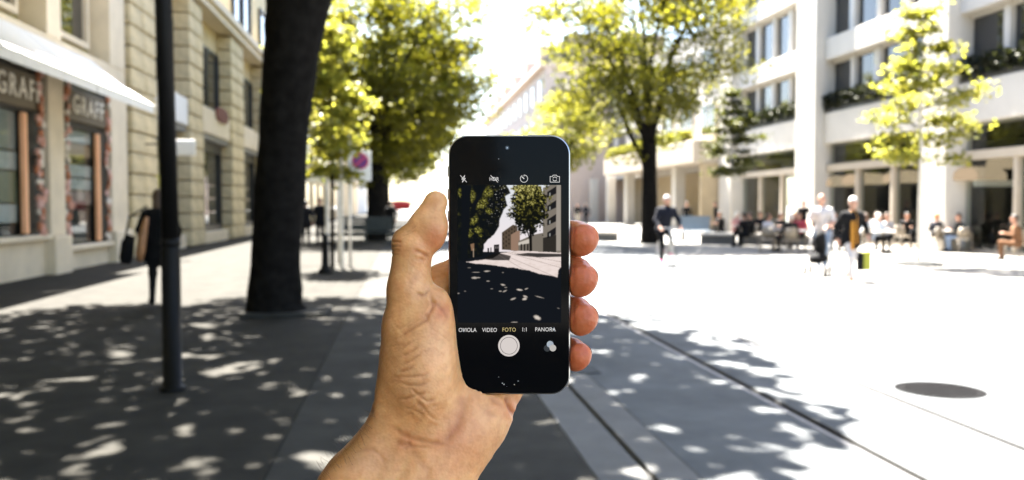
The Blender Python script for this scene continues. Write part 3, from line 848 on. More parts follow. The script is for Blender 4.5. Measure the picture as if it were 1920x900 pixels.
bp_ = gpt(610, 515)
t = empty('bollard', (bp_.x, bp_.y, 0.03), label='short black bollard standing on the left footway', cat='bollard')
MB().lathe([(0.17, 0), (0.17, 0.06), (0.11, 0.12), (0.085, 0.2), (0.075, 0.65), (0.095, 0.68), (0.095, 0.72), (0.07, 0.76), (0.085, 0.83), (0.05, 0.90), (0.01, 0.92)], n=20).build('post', M_POST, t, smooth=True)
MB().lathe([(0.10, 0.66), (0.105, 0.68), (0.105, 0.70), (0.10, 0.715)], n=20).build('collar', M_POST, t, smooth=True)

# no-parking sign: white plate, red ring, purple-blue face
sq = ypt(678, 312, 22.6)
t = empty('no_parking_sign', (sq.x, 22.6, 0.03), label='white plate with round purple and red no-parking sign on a pale pole', cat='sign')
MB().tube([(-0.30, 0.06, 0), (-0.30, 0.06, 3.35)], 0.035, n=12).build('pole', mat('galvanised_pole', (0.60, 0.59, 0.57), rough=0.45, var=0.1, metal=0.4), t, smooth=True)
MB().cbox(-0.34, 0.24, -0.02, 0.02, sq.z - 0.40, sq.z + 0.36, 0.008).build('plate', M_WHITE, t)
zc = sq.z + 0.10
def yd(r, y, n=36, r0=0):
    mb = MB()
    if r0: mb.add([(-0.03 + q * math.cos(2 * math.pi * k / n), y, zc + q * math.sin(2 * math.pi * k / n)) for q in (r0, r) for k in range(n)], [(k, n + k, n + (k + 1) % n, (k + 1) % n) for k in range(n)])
    else: mb.add([(-0.03 + r * math.cos(2 * math.pi * k / n), y, zc + r * math.sin(2 * math.pi * k / n)) for k in range(n)], [tuple(range(n))])
    return mb
yd(0.205, -0.026).build('face', mat('sign_purple', (0.12, 0.02, 0.16), rough=0.5, var=0.05), t)
yd(0.21, -0.030, r0=0.165).build('ring', mat('sign_red', (0.50, 0.05, 0.13), rough=0.5, var=0.05), t)
bb = yd(0.16, -0.028); 
MB().box(-0.025, 0.025, -0.0285, -0.0275, -0.155, 0.155).build('bar', mat('sign_red', (0.50, 0.05, 0.13)), t, loc=(-0.03, 0, zc), rot=(0, math.radians(45), 0))

# slim pale cross-bar street-name sign left of the sapling
q = ypt(604, 337, 24.5)
t = empty('street_name_sign', (q.x, 24.5, 0.03), label='pale horizontal street-name board on a thin post beside the huge trunk', cat='sign')
MB().tube([(0.42, 0.04, 0), (0.42, 0.04, q.z + 0.2)], 0.03, n=10).build('pole', _mats['galvanised_pole'], t, smooth=True)
MB().cbox(-0.72, 0.5, -0.015, 0.015, q.z - 0.1, q.z + 0.1, 0.006).build('board', M_WHITE, t, rot=(0, math.radians(3), 0))

# dark green bench-planter by the far trunk
q = gpt(686, 458)
t = empty('planter_bench', (q.x, q.y, 0.03), label='long dark green planter bench at the foot of the far tree', cat='bench')
M_DGREEN = mat('dark_green_paint', (0.016, 0.022, 0.018), rough=0.5, var=0.2, scale=6)
for k in range(5):
    MB().cbox(-1.1, 1.1, -0.45 + k * 0.12, -0.345 + k * 0.12, 0.42, 0.46, 0.008).build('slat', M_DGREEN, t)
for k in range(4):
    MB().cbox(-1.1, 1.1, 0.17, 0.20, 0.52 + k * 0.15, 0.65 + k * 0.15, 0.008).build('back_slat', M_DGREEN, t)
for sx in (-0.95, 0.0, 0.95):
    MB().box(sx - 0.04, sx + 0.04, -0.42, -0.34, 0, 0.418).box(sx - 0.04, sx + 0.04, 0.10, 0.168, 0, 1.1).box(sx - 0.04, sx + 0.04, -0.338, 0.098, 0.34, 0.418).build('leg', M_DGREEN, t)

# red awning blind with a dark arm down the street
q = ypt(752, 388, 47)
t = empty('red_sunshade', (q.x, 47, 0.03), label='small red sunshade with dark arm down the street by the thumb tip', cat='sunshade')
n = 14
vs, fs = [], []
for i in range(n + 1):
    a = math.pi * i / n
    for j in range(5):
        u = j / 4
        vs.append((-0.45 + 0.95 * i / n, -0.55 * math.sin(u * 1.5), q.z - 0.32 + 0.58 * math.cos(u * 1.5) * (1 - 0.25 * (i / n)) + 0.12 * (i / n) + 0.05 * math.sin(a)))
for i in range(n):
    for j in range(4): fs.append((i * 5 + j, i * 5 + j + 1, (i + 1) * 5 + j + 1, (i + 1) * 5 + j))
o = MB().add(vs, fs).build('hood', mat('red_cloth', (0.40, 0.018, 0.02), rough=0.8, var=0.1), t, smooth=True)
o.modifiers.new('cloth', 'SOLIDIFY').thickness = 0.02
MB().tube([(0.45, 0, q.z + 0.12), (0.95, 0, q.z + 0.16), (1.2, 0, q.z - 0.1), (1.25, 0, 0)], 0.03, n=8).build('arm', M_POST, t, smooth=True)
MB().tube([(-0.40, 0.03, 0), (-0.40, 0.03, q.z + 0.2)], 0.03, n=8).build('post', M_POST, t, smooth=True)

# ================================================================== right side: modern block
XR = 19.0
def Yr(x): return XR / math.tan(math.atan((x - 960) / FPX) + YAW)
M_FAC = mat('white_limestone_panel', (0.52, 0.487, 0.435), rough=0.85, var=0.06, scale=0.9, bump=0.12, bscale=30)
M_BEIGE = mat('beige_render', (0.40, 0.345, 0.275), rough=0.85, var=0.08, scale=1.1)
M_TAN = mat('tan_passage_wall', (0.38, 0.30, 0.19), rough=0.85, var=0.1, scale=1.2)
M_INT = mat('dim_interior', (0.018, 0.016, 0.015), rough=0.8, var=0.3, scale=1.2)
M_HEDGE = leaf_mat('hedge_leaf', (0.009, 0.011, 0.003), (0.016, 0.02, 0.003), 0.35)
M_CURT = mat('pale_blind', (0.60, 0.62, 0.62), rough=0.8, var=0.06)

block = empty('office_block', (XR, 40, 0), label='white modern block with window bands and café ground floor at right', cat='building')
def rb(mb, name, m, parent=None, smooth=False):
    o = mb.build(name, m, parent or block, smooth)
    if parent is None: o.location = (-XR, -40, 0)
    return o
ry0, ry1 = 7.0, 50.5
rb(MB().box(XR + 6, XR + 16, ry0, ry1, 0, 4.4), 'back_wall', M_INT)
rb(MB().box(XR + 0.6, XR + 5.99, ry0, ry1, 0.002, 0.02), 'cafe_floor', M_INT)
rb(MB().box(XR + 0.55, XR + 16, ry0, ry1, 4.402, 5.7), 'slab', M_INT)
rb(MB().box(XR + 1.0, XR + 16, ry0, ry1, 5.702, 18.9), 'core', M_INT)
FLO = [(4.4, 5.76), (8.15, 9.12), (11.5, 12.45), (14.85, 15.8), (18.2, 19.2)]
for z0, z1 in FLO:
    rb(MB().cbox(XR + 0.02, XR + 1.2, ry0, ry1, z0, z1, 0.02), 'spandrel_band', M_FAC)
PIL = [(8.6, 10.1), (18.5, 20.0), (28.4, 29.9), (38.2, 40.2), (48.5, 50.45)]
for a, b in PIL:
    rb(MB().cbox(XR - 0.38, XR + 0.6, a, b, 0, 19.4, 0.03), 'pilaster', M_FAC)
pw, ph = 1.55, 2.30
pane_me = MB().box(0, 0.015, -0.5, 0.5, 0, 1).mesh('pane', M_PANE)
for i in range(len(PIL) - 1):
    a, b = PIL[i][1] + 0.05, PIL[i + 1][0] - 0.05
    nwin = 4
    stp = (b - a) / nwin
    for k in range(4):
        z0 = (5.78, 9.14, 12.47, 15.82)[k]; z1 = (8.13, 11.48, 14.83, 18.18)[k]
        for q in range(nwin):
            c, d = a + q * stp, a + (q + 1) * stp
            w = rb(MB().box(XR + 0.35, XR + 0.60, c, c + .30, z0, z1).box(XR + 0.42, XR + 0.6, c + .302, d - .002, z1 - .12, z1).box(XR + 0.42, XR + 0.6, c + .302, d - .002, z0, z0 + .1), 'window', M_FAC)
            link('pane', pane_me, w, loc=(XR + 0.55, (c + d + .3) / 2, z0 + .1), scale=(1, d - c - .32, z1 - z0 - .22))
            if (q + k) % 2 == 0:
                MB().box(XR + 0.50, XR + 0.53, c + .31, c + .31 + stp * (0.22 if q else 0.35), z0 + .11, z1 - .13).build('blind', M_CURT, w)
    # ground floor: beam, clerestory, mullions, clear glass
    rb(MB().cbox(XR + 0.15, XR + 0.55, a, b, 3.15, 3.45, 0.015), 'transom', M_BEIGE)
    cl_ = rb(MB().box(XR + 0.38, XR + 0.395, a, b, 3.45, 4.4), 'clerestory_pane', M_CLEAR)
    for q in range(3):
        c, d = a + q * (b - a) / 3, a + (q + 1) * (b - a) / 3
        w = rb(MB().box(XR + 0.2, XR + 0.5, c, c + .18, 0, 3.15).box(XR + 0.2, XR + 0.5, c + .182, d - .002, 0.0, 0.12), 'window', M_BEIGE)
        MB().box(XR + 0.36, XR + 0.375, c + .18, d, 0.12, 3.148).build('pane', M_CLEAR, w)
# window-box hedges over the ground floor
rngh = np.random.default_rng(77)
for i in range(len(PIL) - 1):
    a, b = PIL[i][1] + 0.1, PIL[i + 1][0] - 0.1
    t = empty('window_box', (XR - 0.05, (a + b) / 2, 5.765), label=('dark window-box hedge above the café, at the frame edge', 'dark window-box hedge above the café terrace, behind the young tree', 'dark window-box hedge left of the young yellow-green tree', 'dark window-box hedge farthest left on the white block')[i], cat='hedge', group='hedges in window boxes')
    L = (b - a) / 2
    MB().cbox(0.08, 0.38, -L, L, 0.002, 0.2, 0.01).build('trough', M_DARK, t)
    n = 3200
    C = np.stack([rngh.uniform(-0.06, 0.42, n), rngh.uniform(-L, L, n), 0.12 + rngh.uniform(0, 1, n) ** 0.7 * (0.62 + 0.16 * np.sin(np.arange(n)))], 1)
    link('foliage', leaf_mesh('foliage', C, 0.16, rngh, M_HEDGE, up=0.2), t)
# pendant shades inside the café
M_SHADE = emis('lit_tan_shade', (0.62, 0.46, 0.30), 1.0)
for k, (x, y, w_, dX) in enumerate(((1565, 339, 0.85, 0.9), (1622, 334, 0.95, 1.1), (1700, 330, 0.9, 1.2), (1828, 325, 1.0, 0.9), (1905, 300, 0.9, 1.5))):
    X = XR + dX; Y = X / math.tan(math.atan((x - 960) / FPX) + YAW); q = ypt(x, y, Y)
    t = empty('pendant_lamp', (q.x, Y, q.z), label=('broad tan pendant shade leftmost in the café window', 'broad tan pendant shade second from left in the café window', 'broad tan pendant shade behind the young tree stem', 'broad tan pendant shade right of the young tree, the largest', 'broad tan pendant shade cut by the right frame edge')[k], cat='lamp', group='pendant shades in the café')
    MB().lathe([(w_ * .96, -0.26), (w_, -0.2), (w_ * 0.97, 0.0), (w_ * .8, 0.16), (0.12, 0.24)], n=24).build('shade', M_SHADE, t, smooth=True)
    MB().tube([(0, 0, 0.24), (0, 0, 4.39 - q.z)], 0.012, n=6).build('cord', M_DARK, t)

# recessed passage block left of the pilastered part, lower, with hedge on its canopy
annex = empty('passage_building', (XR, 58, 0), label='beige lower block with recessed passage behind the cyclist', cat='building')
def ab(mb, name, m): 
    o = mb.build(name, m, annex); o.location = (-XR, -58, 0); return o
ab(MB().box(XR + 1.2, XR + 16, 50.55, 92, 4.1, 13.5), 'wall', M_FAC)
ab(MB().cbox(XR - 1.9, XR + 1.19, 50.55, 74, 4.15, 5.5, 0.03), 'canopy', M_BEIGE)
ab(MB().box(XR + 3.2, XR + 3.6, 50.55, 92, 0, 4.09), 'passage_wall', M_TAN)
ab(MB().box(XR - 1.4, XR + 3.19, 50.56, 50.9, 0, 4.1), 'side_wall', M_TAN)
for y in (57.6, 64.0, 70.5, 77, 84, 91):
    ab(MB().cbox(XR - 0.9, XR - 0.2, y - 0.45, y + 0.45, 0, 4.148, 0.03), 'column', M_FAC)
for k in range(2):
    for i in range(8):
        y = 55 + i * 4.6; z0 = 6.2 + k * 3.6
        w = ab(MB().box(XR + 1.06, XR + 1.198, y, y + 2.8, z0, z0 + 2.2), 'window', M_FAC)
        MB().box(XR + 1.04, XR + 1.055, y + .12, y + 1.3, z0 + .12, z0 + 2.08).build('pane', M_PANE, w)
        MB().box(XR + 1.04, XR + 1.055, y + 1.5, y + 2.68, z0 + .12, z0 + 2.08).build('pane', M_PANE, w)
t = empty('canopy_hedge', (XR - 1.4, 63, 5.5), label='bright yellow-green hedge along the canopy edge behind the forked tree', cat='hedge')
MB().cbox(-0.3, 0.3, -9.6, 10.6, 0.002, 0.22, 0.01).build('trough', M_DARK, t)
n = 5200
C = np.stack([rngh.uniform(-0.42, 0.42, n), rngh.uniform(-9.7, 10.7, n), 0.16 + rngh.uniform(0, 1, n) * 0.62], 1)
link('foliage', leaf_mesh('foliage', C, 0.24, rngh, M_LEAF_Y, up=0.6), t)

# pale colonnaded house and the peach corner house at the street's end
col = empty('colonnade_house', (17, 92, 0), label='pale house with ground-floor columns far down the right side', cat='building')
def cb(mb, name, m):
    o = mb.build(name, m, col); o.location = (-17, -92, 0); return o
cb(MB().box(18.6, 30, 92.02, 116, 0, 12.5), 'wall', M_FAC)
cb(MB().cbox(17, 18.59, 92.05, 116, 4.4, 5.6, 0.03), 'cornice', M_FAC)
for y in (93, 97, 101, 105, 109, 114):
    cb(MB().cbox(17.1, 17.8, y - .4, y + .4, 0, 4.398, 0.02), 'column', M_FAC)
peach = empty('corner_house', (14, 120, 0), label='tall peach house with dormers at the far end of the street', cat='building')
M_PEACH = mat('peach_render', (0.55, 0.44, 0.37), rough=0.85, var=0.06)
def pb(mb, name, m, parent=None):
    o = mb.build(name, m, parent or peach)
    if parent is None: o.location = (-14, -120, 0)
    return o
pb(MB().box(14, 26, 86, 150, 0, 15.2), 'wall', M_PEACH)
pb(MB().box(13.4, 26, 85.9, 150.1, 15.202, 15.7), 'cornice', M_PEACH)
rv = [(13.6, 85.95, 15.7), (13.6, 150, 15.7), (16.5, 150, 18.6), (16.5, 85.95, 18.6), (26, 85.95, 18.6), (26, 150, 18.6), (26, 85.95, 15.7), (26, 150, 15.7)]
pb(MB().add(rv, [(0, 3, 2, 1), (3, 4, 5, 2), (0, 6, 4, 3), (1, 2, 5, 7)]), 'roof', mat('roof_slate', (0.20, 0.17, 0.155), rough=0.8, var=0.1))
for i in range(12):
    for k in range(4):
        y = 88 + i * 5.1; z0 = 1.2 + k * 3.6
        w = pb(MB().box(13.90, 13.998, y, y + 2.0, z0, z0 + 2.4), 'window', M_FAC)
        MB().box(13.88, 13.895, y + .25, y + 1.75, z0 + .2, z0 + 2.2).build('pane', M_PANE, w)
    if i % 2 == 0:
        pb(MB().box(13.9, 15.6, 89 + i * 5.1, 91.2 + i * 5.1, 15.72, 17.8), 'dormer', M_PEACH)
white = empty('white_house', (-9, 160, 0), label='pale house closing the street far ahead behind the trees', cat='building')
o = MB().box(-12, 1, 0, 40, 0, 15).build('wall', M_FAC, white)
for i in range(5):
    for k in range(4):
        w = MB().box(-11 + i * 2.4, -9.8 + i * 2.4, -0.1, -0.002, 1.2 + k * 3.5, 3.4 + k * 3.5).build('window', M_PEACH, white)
        MB().box(-10.9 + i * 2.4, -9.9 + i * 2.4, -0.12, -0.102, 1.3 + k * 3.5, 3.3 + k * 3.5).build('pane', M_PANE, w)

# ================================================================== stone seats round the right tree
def seat_wall(label, pts, w, h, name='stone_bench'):
    t = empty(name, (0, 0, 0), label=label, cat='stone bench')
    for (x0, y0), (x1, y1) in zip(pts[:-1], pts[1:]):
        a = math.atan2(y1 - y0, x1 - x0); L = math.hypot(x1 - x0, y1 - y0)
        c = ((x0 + x1) / 2, (y0 + y1) / 2, 0)
        MB().cbox(-L / 2 + .006, L / 2 - .006, -w / 2, w / 2, h - 0.12, h, 0.015).build('seat_slab', M_FAC, t, loc=c, rot=(0, 0, a))
        MB().box(-L / 2 + .05, L / 2 - .05, -w / 2 + 0.12, w / 2 - 0.12, 0, h - 0.121).build('foot', M_STRIP, t, loc=c, rot=(0, 0, a))
    return t
seat_wall('long pale stone bench left of the cyclist', [(5.4, 40.6), (7.4, 39.4), (9.6, 38.6)], 1.3, 0.46)
seat_wall('long pale stone bench between the cyclist and the café tables', [(12.2, 35.2), (13.6, 34.6), (15.0, 33.7), (16.0, 32.8)], 0.8, 0.48)
M_BLUE = mat('pale_blue_seat', (0.17, 0.215, 0.265), rough=0.5, var=0.06)
q = gpt(1305, 452)
t = empty('blue_bench', (q.x, q.y, 0), label='pale blue bench seat behind the cyclist', cat='bench')
MB().cbox(-0.75, 0.75, -0.28, 0.22, 0.42, 0.47, 0.01).build('seat', M_BLUE, t)
MB().add([(-0.70, 0.24, 0.50), (0.70, 0.24, 0.50), (0.86, 0.52, 1.12), (-0.62, 0.52, 1.12), (-0.70, 0.28, 0.48), (0.70, 0.28, 0.48), (0.86, 0.56, 1.10), (-0.62, 0.56, 1.10)],
         [(0, 1, 2, 3), (7, 6, 5, 4), (0, 4, 5, 1), (1, 5, 6, 2), (2, 6, 7, 3), (3, 7, 4, 0)]).build('backrest', M_BLUE, t)
for sx in (-0.6, 0.6):
    MB().box(sx - .04, sx + .04, -0.22, -0.15, 0, 0.419).box(sx - .04, sx + .04, 0.12, 0.19, 0, 0.419).build('leg', M_DARK, t)

# ================================================================== people
M_SKIN2 = mat('skin_far', (0.44, 0.235, 0.16), rough=0.6, var=0.05)
M_SKIN3 = mat('skin_far_brown', (0.20, 0.11, 0.07), rough=0.6, var=0.05)
def cloth(name, c): return mat('cloth_' + name, c, rough=0.9, var=0.12, scale=9, spec=0.2)
CL = {k: cloth(k, v) for k, v in dict(black=(0.0045, 0.0045, 0.0052), navy=(0.007, 0.008, 0.014), white=(0.50, 0.47, 0.46), jeans=(0.20, 0.27, 0.40), palejeans=(0.20, 0.26, 0.36), cream=(0.40, 0.36, 0.30), brown=(0.14, 0.07, 0.035), grey=(0.30, 0.29, 0.29), red=(0.45, 0.06, 0.08), pink=(0.45, 0.24, 0.24), lightblue=(0.36, 0.40, 0.46), orange=(0.42, 0.19, 0.03), hotpink=(0.75, 0.08, 0.25)).items()}
HAIR = {k: mat('hair_' + k, v, rough=0.6, var=0.25, scale=30) for k, v in dict(dark=(0.02, 0.015, 0.012), brown=(0.08, 0.045, 0.025), white=(0.70, 0.68, 0.64), blond=(0.50, 0.36, 0.18), ginger=(0.38, 0.18, 0.07)).items()}
POSES = {
 'stand': dict(pz=.96, lean=0, el=[(-.27, -.02, 1.15), (.27, -.02, 1.15)], wr=[(-.28, .06, .90), (.28, .06, .90)], kn=[(-.10, .03, .51), (.10, .03, .51)], an=[(-.11, 0, .085), (.11, 0, .085)]),
 'walk': dict(pz=.94, lean=.05, el=[(-.27, .08, 1.16), (.27, -.12, 1.15)], wr=[(-.24, .27, .98), (.26, -.06, .90)], kn=[(-.09, -.06, .50), (.09, .22, .52)], an=[(-.10, -.36, .14), (.10, .27, .09)]),
 'push': dict(pz=.95, lean=.08, el=[(-.26, .12, 1.16), (.26, .12, 1.16)], wr=[(-.18, .40, 1.06), (.18, .40, 1.06)], kn=[(-.09, .18, .52), (.09, -.02, .50)], an=[(-.10, .22, .09), (.10, -.28, .13)]),
 'sit': dict(pz=.50, lean=.06, el=[(-.28, .10, .74), (.28, .10, .74)], wr=[(-.16, .36, .78), (.16, .34, .78)], kn=[(-.13, .44, .52), (.13, .44, .52)], an=[(-.14, .42, .085), (.14, .40, .085)]),
 'lounge': dict(pz=.50, lean=-.10, el=[(-.30, -.02, .72), (.30, .02, .72)], wr=[(-.20, .22, .60), (.10, .26, .66)], kn=[(-.12, .44, .54), (.10, .46, .60)], an=[(-.14, .52, .085), (.26, .60, .42)]),
 'cycle': dict(pz=.98, lean=.22, el=[(-.30, .30, 1.18), (.30, .30, 1.18)], wr=[(-.27, .52, 1.02), (.27, .52, 1.02)], kn=[(-.11, .34, .68), (.11, .26, .52)], an=[(-.11, .14, .34), (.11, .12, .16)]),
}
def person(label, x, y, yaw, H, pose, top, bottom, shoe='black', hair='dark', skin=None, coat=0.0, long_hair=False, group=None, turn=0.0, h=0.02, cap=None, z=0.0, sleeves=True, bulk=1.0, bald=False):
    p = POSES[pose]; s = H / 1.75
    pz, ln = p['pz'], p['lean']
    prim = []     # (a, b, ra, rb, material index)
    A = np.array
    pel = A([0, 0, pz]); wst = A([0, ln * .45, pz + .18]); che = A([0, ln, pz + .38]); nk = A([0, ln + .01, pz + .54]); hd = A([0, ln + .045, pz + .70])
    prim += [(pel + [-.07, 0, 0], pel + [.07, 0, 0], .115, .115, 1), (pel + [0, 0, .02], wst, .135 * bulk, .125 * bulk, 0), (wst, che, .125 * bulk, .145 * bulk, 0), (che + [-.09 * bulk, 0, .02], che + [.09 * bulk, 0, .02], .11 * bulk, .11 * bulk, 0), (nk + [-.12, 0, -.09], nk + [.12, 0, -.09], .065, .065, 0), (nk + [0, 0, -.06], nk + [0, .015, .07], .052, .05, 2)]
    for i, sx in enumerate((-1, 1)):
        sh = nk + A([sx * .175, 0, -.085]); el = A(p['el'][i]); wr = A(p['wr'][i])
        hp_ = pel + A([sx * .085, 0, -.03]); kn = A(p['kn'][i]); an = A(p['an'][i])
        prim += [(sh, el, .062 * bulk, .047 * bulk, 0), (el, wr, .047 * bulk, .034, 0 if sleeves else 2)]
        d = (wr - el) / np.linalg.norm(wr - el)
        prim += [(wr, wr + d * .075, .028, .034, 2)]
        for q in range(4):
            off = A([(q - 1.5) * .017, 0, 0]); prim.append((wr + d * .08 + off, wr + d * .165 + off * 1.2 + [0, .012, 0], .0105, .008, 2))
        prim.append((wr + d * .02, wr + d * .08 + A([-sx * .035, .03, 0]), .012, .009, 2))
        prim += [(hp_, kn, .092, .062, 1), (kn, an, .060, .042, 1)]
        toe = an + A([sx * .03, .15, -.035]); heel = an + A([0, -.045, -.03])
        prim += [(heel, toe, .042, .034, 3)]
        if coat: prim.append((pel + [sx * .05, 0, .05], pel + [sx * .07, 0, -coat], .13, .15, 0))
    prim = [(np.asarray(a) * s, np.asarray(b) * s, ra * s, rb * s, m) for a, b, ra, rb, m in prim]
    hc = hd * s; ct, st_ = math.cos(turn), math.sin(turn)
    Rh = A([[ct, -st_, 0], [st_, ct, 0], [0, 0, 1.0]])
    nose = hc + Rh @ A([0, .10, -.005]) * s; chin = hc + Rh @ A([0, .045, -.085]) * s
    def parts(P):
        ds = [cone(P, a, b, ra, rb) for a, b, ra, rb, m in prim]; ms = [m for *_, m in prim]
        ds.append(ellip(P, hc, A([.077, .096, .118]) * s, Rh)); ms.append(2)
        ds.append(np.linalg.norm(P - nose, axis=1) - .017 * s); ms.append(2)
        ds.append(np.linalg.norm(P - chin, axis=1) - .045 * s); ms.append(2)
        for sx in (-1, 1):
            ds.append(ellip(P, hc + Rh @ A([sx * .078, -.005, -.01]) * s, A([.014, .028, .034]) * s, Rh)); ms.append(2)
        return ds, ms
    def fn(P):
        ds, ms = parts(P)
        d = ds[0]
        for q, m in zip(ds[1:], ms[1:]): d = smin(d, q, .012 if m == 2 else .035)
        return d
    allp = np.array([q for a, b, *_ in prim for q in (a, b)] + [hc])
    lo = allp.min(0) - .22; hi = allp.max(0) + .22
    V, F = surface(fn, lo, hi, h, coarse=4, newton=1)
    ds, ms = parts(V[F].mean(1))
    mi = np.array(ms)[np.argmin(np.stack(ds), 0)]
    me = np_mesh('person', V, F, [CL[top], CL[bottom], skin or M_SKIN2, CL[shoe]], True, mi)
    o = link('person', me, loc=(x, y, z + 0.002), rot=(0, 0, yaw))
    tag(o, label, 'person', group)
    if bald: return o
    # hair
    def hf(P):
        Q = (P - hc) @ Rh
        d = ellip(P, hc + Rh @ A([0, -.012, .012]) * s, A([.088, .106, .125]) * s, Rh)
        cut = np.maximum(Q[:, 1] - .045 * s, -(Q[:, 2] + (.045 if not long_hair else .2) * s))
        face = .055 * s - np.maximum(0, Q[:, 2] - .03 * s) * 1.6 - (-Q[:, 1] + .02 * s)
        d = np.maximum(d, np.minimum(face, .045 * s - Q[:, 2]))
        if long_hair: d = smin(d, ellip(P, hc + Rh @ A([0, -.075, -.12]) * s, A([.085, .05, .16]) * s, Rh), .03)
        return d
    V, F = surface(hf, hc - .34, hc + .24, h * 0.8, coarse=4, newton=1)
    if len(V): link('hair', np_mesh('hair', V, F, [HAIR[hair]] if not cap else [CL[cap]]), o)
    return o

def at_ground(x, y): 
    q = gpt(x, y); return q.x, q.y
pi = math.pi
# left footway
x, y = at_ground(276, 578)
woman = person('person in black with tan shoulder bag walking behind the lamp post', x + 0.19, y, 0.25, 1.80, 'walk', 'black', 'black', hair='brown', coat=0.20, z=.03, long_hair=True, bulk=1.22)
hbg = empty('shoulder_bag', (x - 0.05, y - 0.27, 0.72), 0.25, label='tan and black leather bag carried by the person behind the lamp post', cat='bag')
MB().tube([(-0.13, 0, 0.0), (-0.12, 0, 0.05), (-0.10, 0, 0.22), (-0.07, 0, 0.30)], [0.10, 0.15, 0.14, 0.10], n=16, flat=0.5).build('body', CL['black'], hbg, smooth=True)
MB().tube([(0.02, -0.09, 0.03), (0.03, -0.09, 0.12), (0.06, -0.085, 0.32), (0.10, -0.06, 0.50)], [0.07, 0.11, 0.10, 0.05], n=16, flat=0.45).build('flap', mat('tan_leather', (0.36, 0.17, 0.07), rough=0.5, var=0.25, scale=14), hbg, smooth=True)
MB().tube([(-0.13, 0, 0.26), (-0.08, 0, 0.5), (0.10, 0.02, 0.62), (0.14, 0.02, 0.5), (0.13, 0, 0.26)], 0.012, n=6).build('strap', CL['black'], hbg)
hbg.scale = (1.35, 1.2, 1.4)
for i, (px_, py_, w_, lab, pose, yw) in enumerate(((574, 464, 1.75, 'person in black walking just right of the huge trunk', 'walk', 0.1), (601, 462, 1.82, 'person in black standing between trunk and young tree', 'stand', 2.8), (733, 448, 1.75, 'person in dark coat in front of the red sunshade', 'stand', 0.4))):
    x, y = at_ground(px_, py_)
    person(lab, x, y, yw, w_, pose, 'black', 'black', coat=0.25 if i == 2 else 0.1, bulk=1.25, h=0.028, group='people far along the left footway', z=.03)
# far right pedestrians
for i, (px_, py_, lab, top, bot, pose) in enumerate(((1083, 424, 'far person in dark top beside the phone edge, left of a pair', 'black', 'cream', 'walk'), (1099, 424, 'far person in dark top beside the phone edge, right of a pair', 'navy', 'black', 'walk'), (1287, 437, 'person in black standing in the recessed passage', 'black', 'black', 'stand'), (1342, 437, 'dark-clothed person by the passage edge left of the darker young tree', 'black', 'black', 'stand'), (1506, 455, 'person in black standing against the white pilaster', 'black', 'black', 'stand'))):
    x, y = at_ground(px_, py_)
    person(lab, x, y, (2.9, 0.3, 3.0, 1.2, 2.6)[i], 1.78, pose, top, bot, h=0.03, coat=0.2 if i == 2 else 0)

# cyclist seen head-on
x, y = at_ground(1246, 499)
cyc = person('cyclist in black jacket with white collar and helmet riding towards us', x, y + 0.1, pi, 1.80, 'cycle', 'navy', 'black', shoe='hotpink', hair='white', h=0.018, cap='white', bulk=1.35, coat=0.05)
mb = MB()
for sx in (-1, 1): mb.tube([(sx * 0.16, -0.20 - .06, 1.47), (sx * 0.08, -0.31, 1.44), (0.0, -0.33, 1.38)], [0.07, 0.055, 0.03], n=8)
o = mb.build('collar', CL['white'], cyc, smooth=True); o.rotation_euler = (0, 0, pi)
for v in o.data.vertices: v.co.y += 0.02
bk = empty('bicycle', (x, y, 0), pi, label='pale bicycle ridden by the cyclist in black', cat='bicycle')
M_TYRE = mat('tyre_rubber', (0.10, 0.095, 0.09), rough=0.8, var=0.1)
M_CHROME = mat('pale_bike_metal', (0.62, 0.60, 0.57), rough=0.35, var=0.05, metal=0.5)
for yy in (-0.42, 0.62):
    wh = MB().torus((0, yy, 0.34), 0.32, 0.02).build('wheel', M_TYRE, bk, smooth=True)
    MB().torus((0, yy, 0.34), 0.297, 0.011).build('rim', M_CHROME, wh, smooth=True)
    sp_ = MB()
    for k in range(12):
        a = k * pi / 6; sp_.tube([(0, yy, 0.34), (0, yy + 0.295 * math.cos(a), 0.34 + 0.295 * math.sin(a))], 0.003, n=4, cap=False)
    sp_.build('spokes', M_CHROME, wh)
MB().tube([(0, -0.42, 0.34), (0, -0.02, 0.30), (0, -0.16, 0.80), (0, -0.42, 0.34)], 0.014, n=8).tube([(0, -0.02, 0.30), (0, 0.46, 0.80), (0, -0.14, 0.74)], 0.017, n=8).tube([(0, 0.46, 0.98), (0, 0.48, 0.78), (0, 0.62, 0.34)], 0.017, n=8).build('frame', M_CHROME, bk, smooth=True)
MB().tube([(-0.30, 0.42, 1.0), (-0.15, 0.52, 1.02), (0.15, 0.52, 1.02), (0.30, 0.42, 1.0)], 0.013, n=8).build('handlebar', M_CHROME, bk, smooth=True)
MB().tube([(0, -0.28, 0.87), (0, -0.16, 0.88), (0, 0.0, 0.87)], [0.07, 0.06, 0.02], n=10, flat=0.4).build('saddle', CL['black'], bk, smooth=True)
MB().lathe([(0.05, -0.03), (0.06, 0.0), (0.03, 0.03)], c=(0, 0.86, 0.72), n=12).build('headlight', M_WHITE, bk, smooth=True)

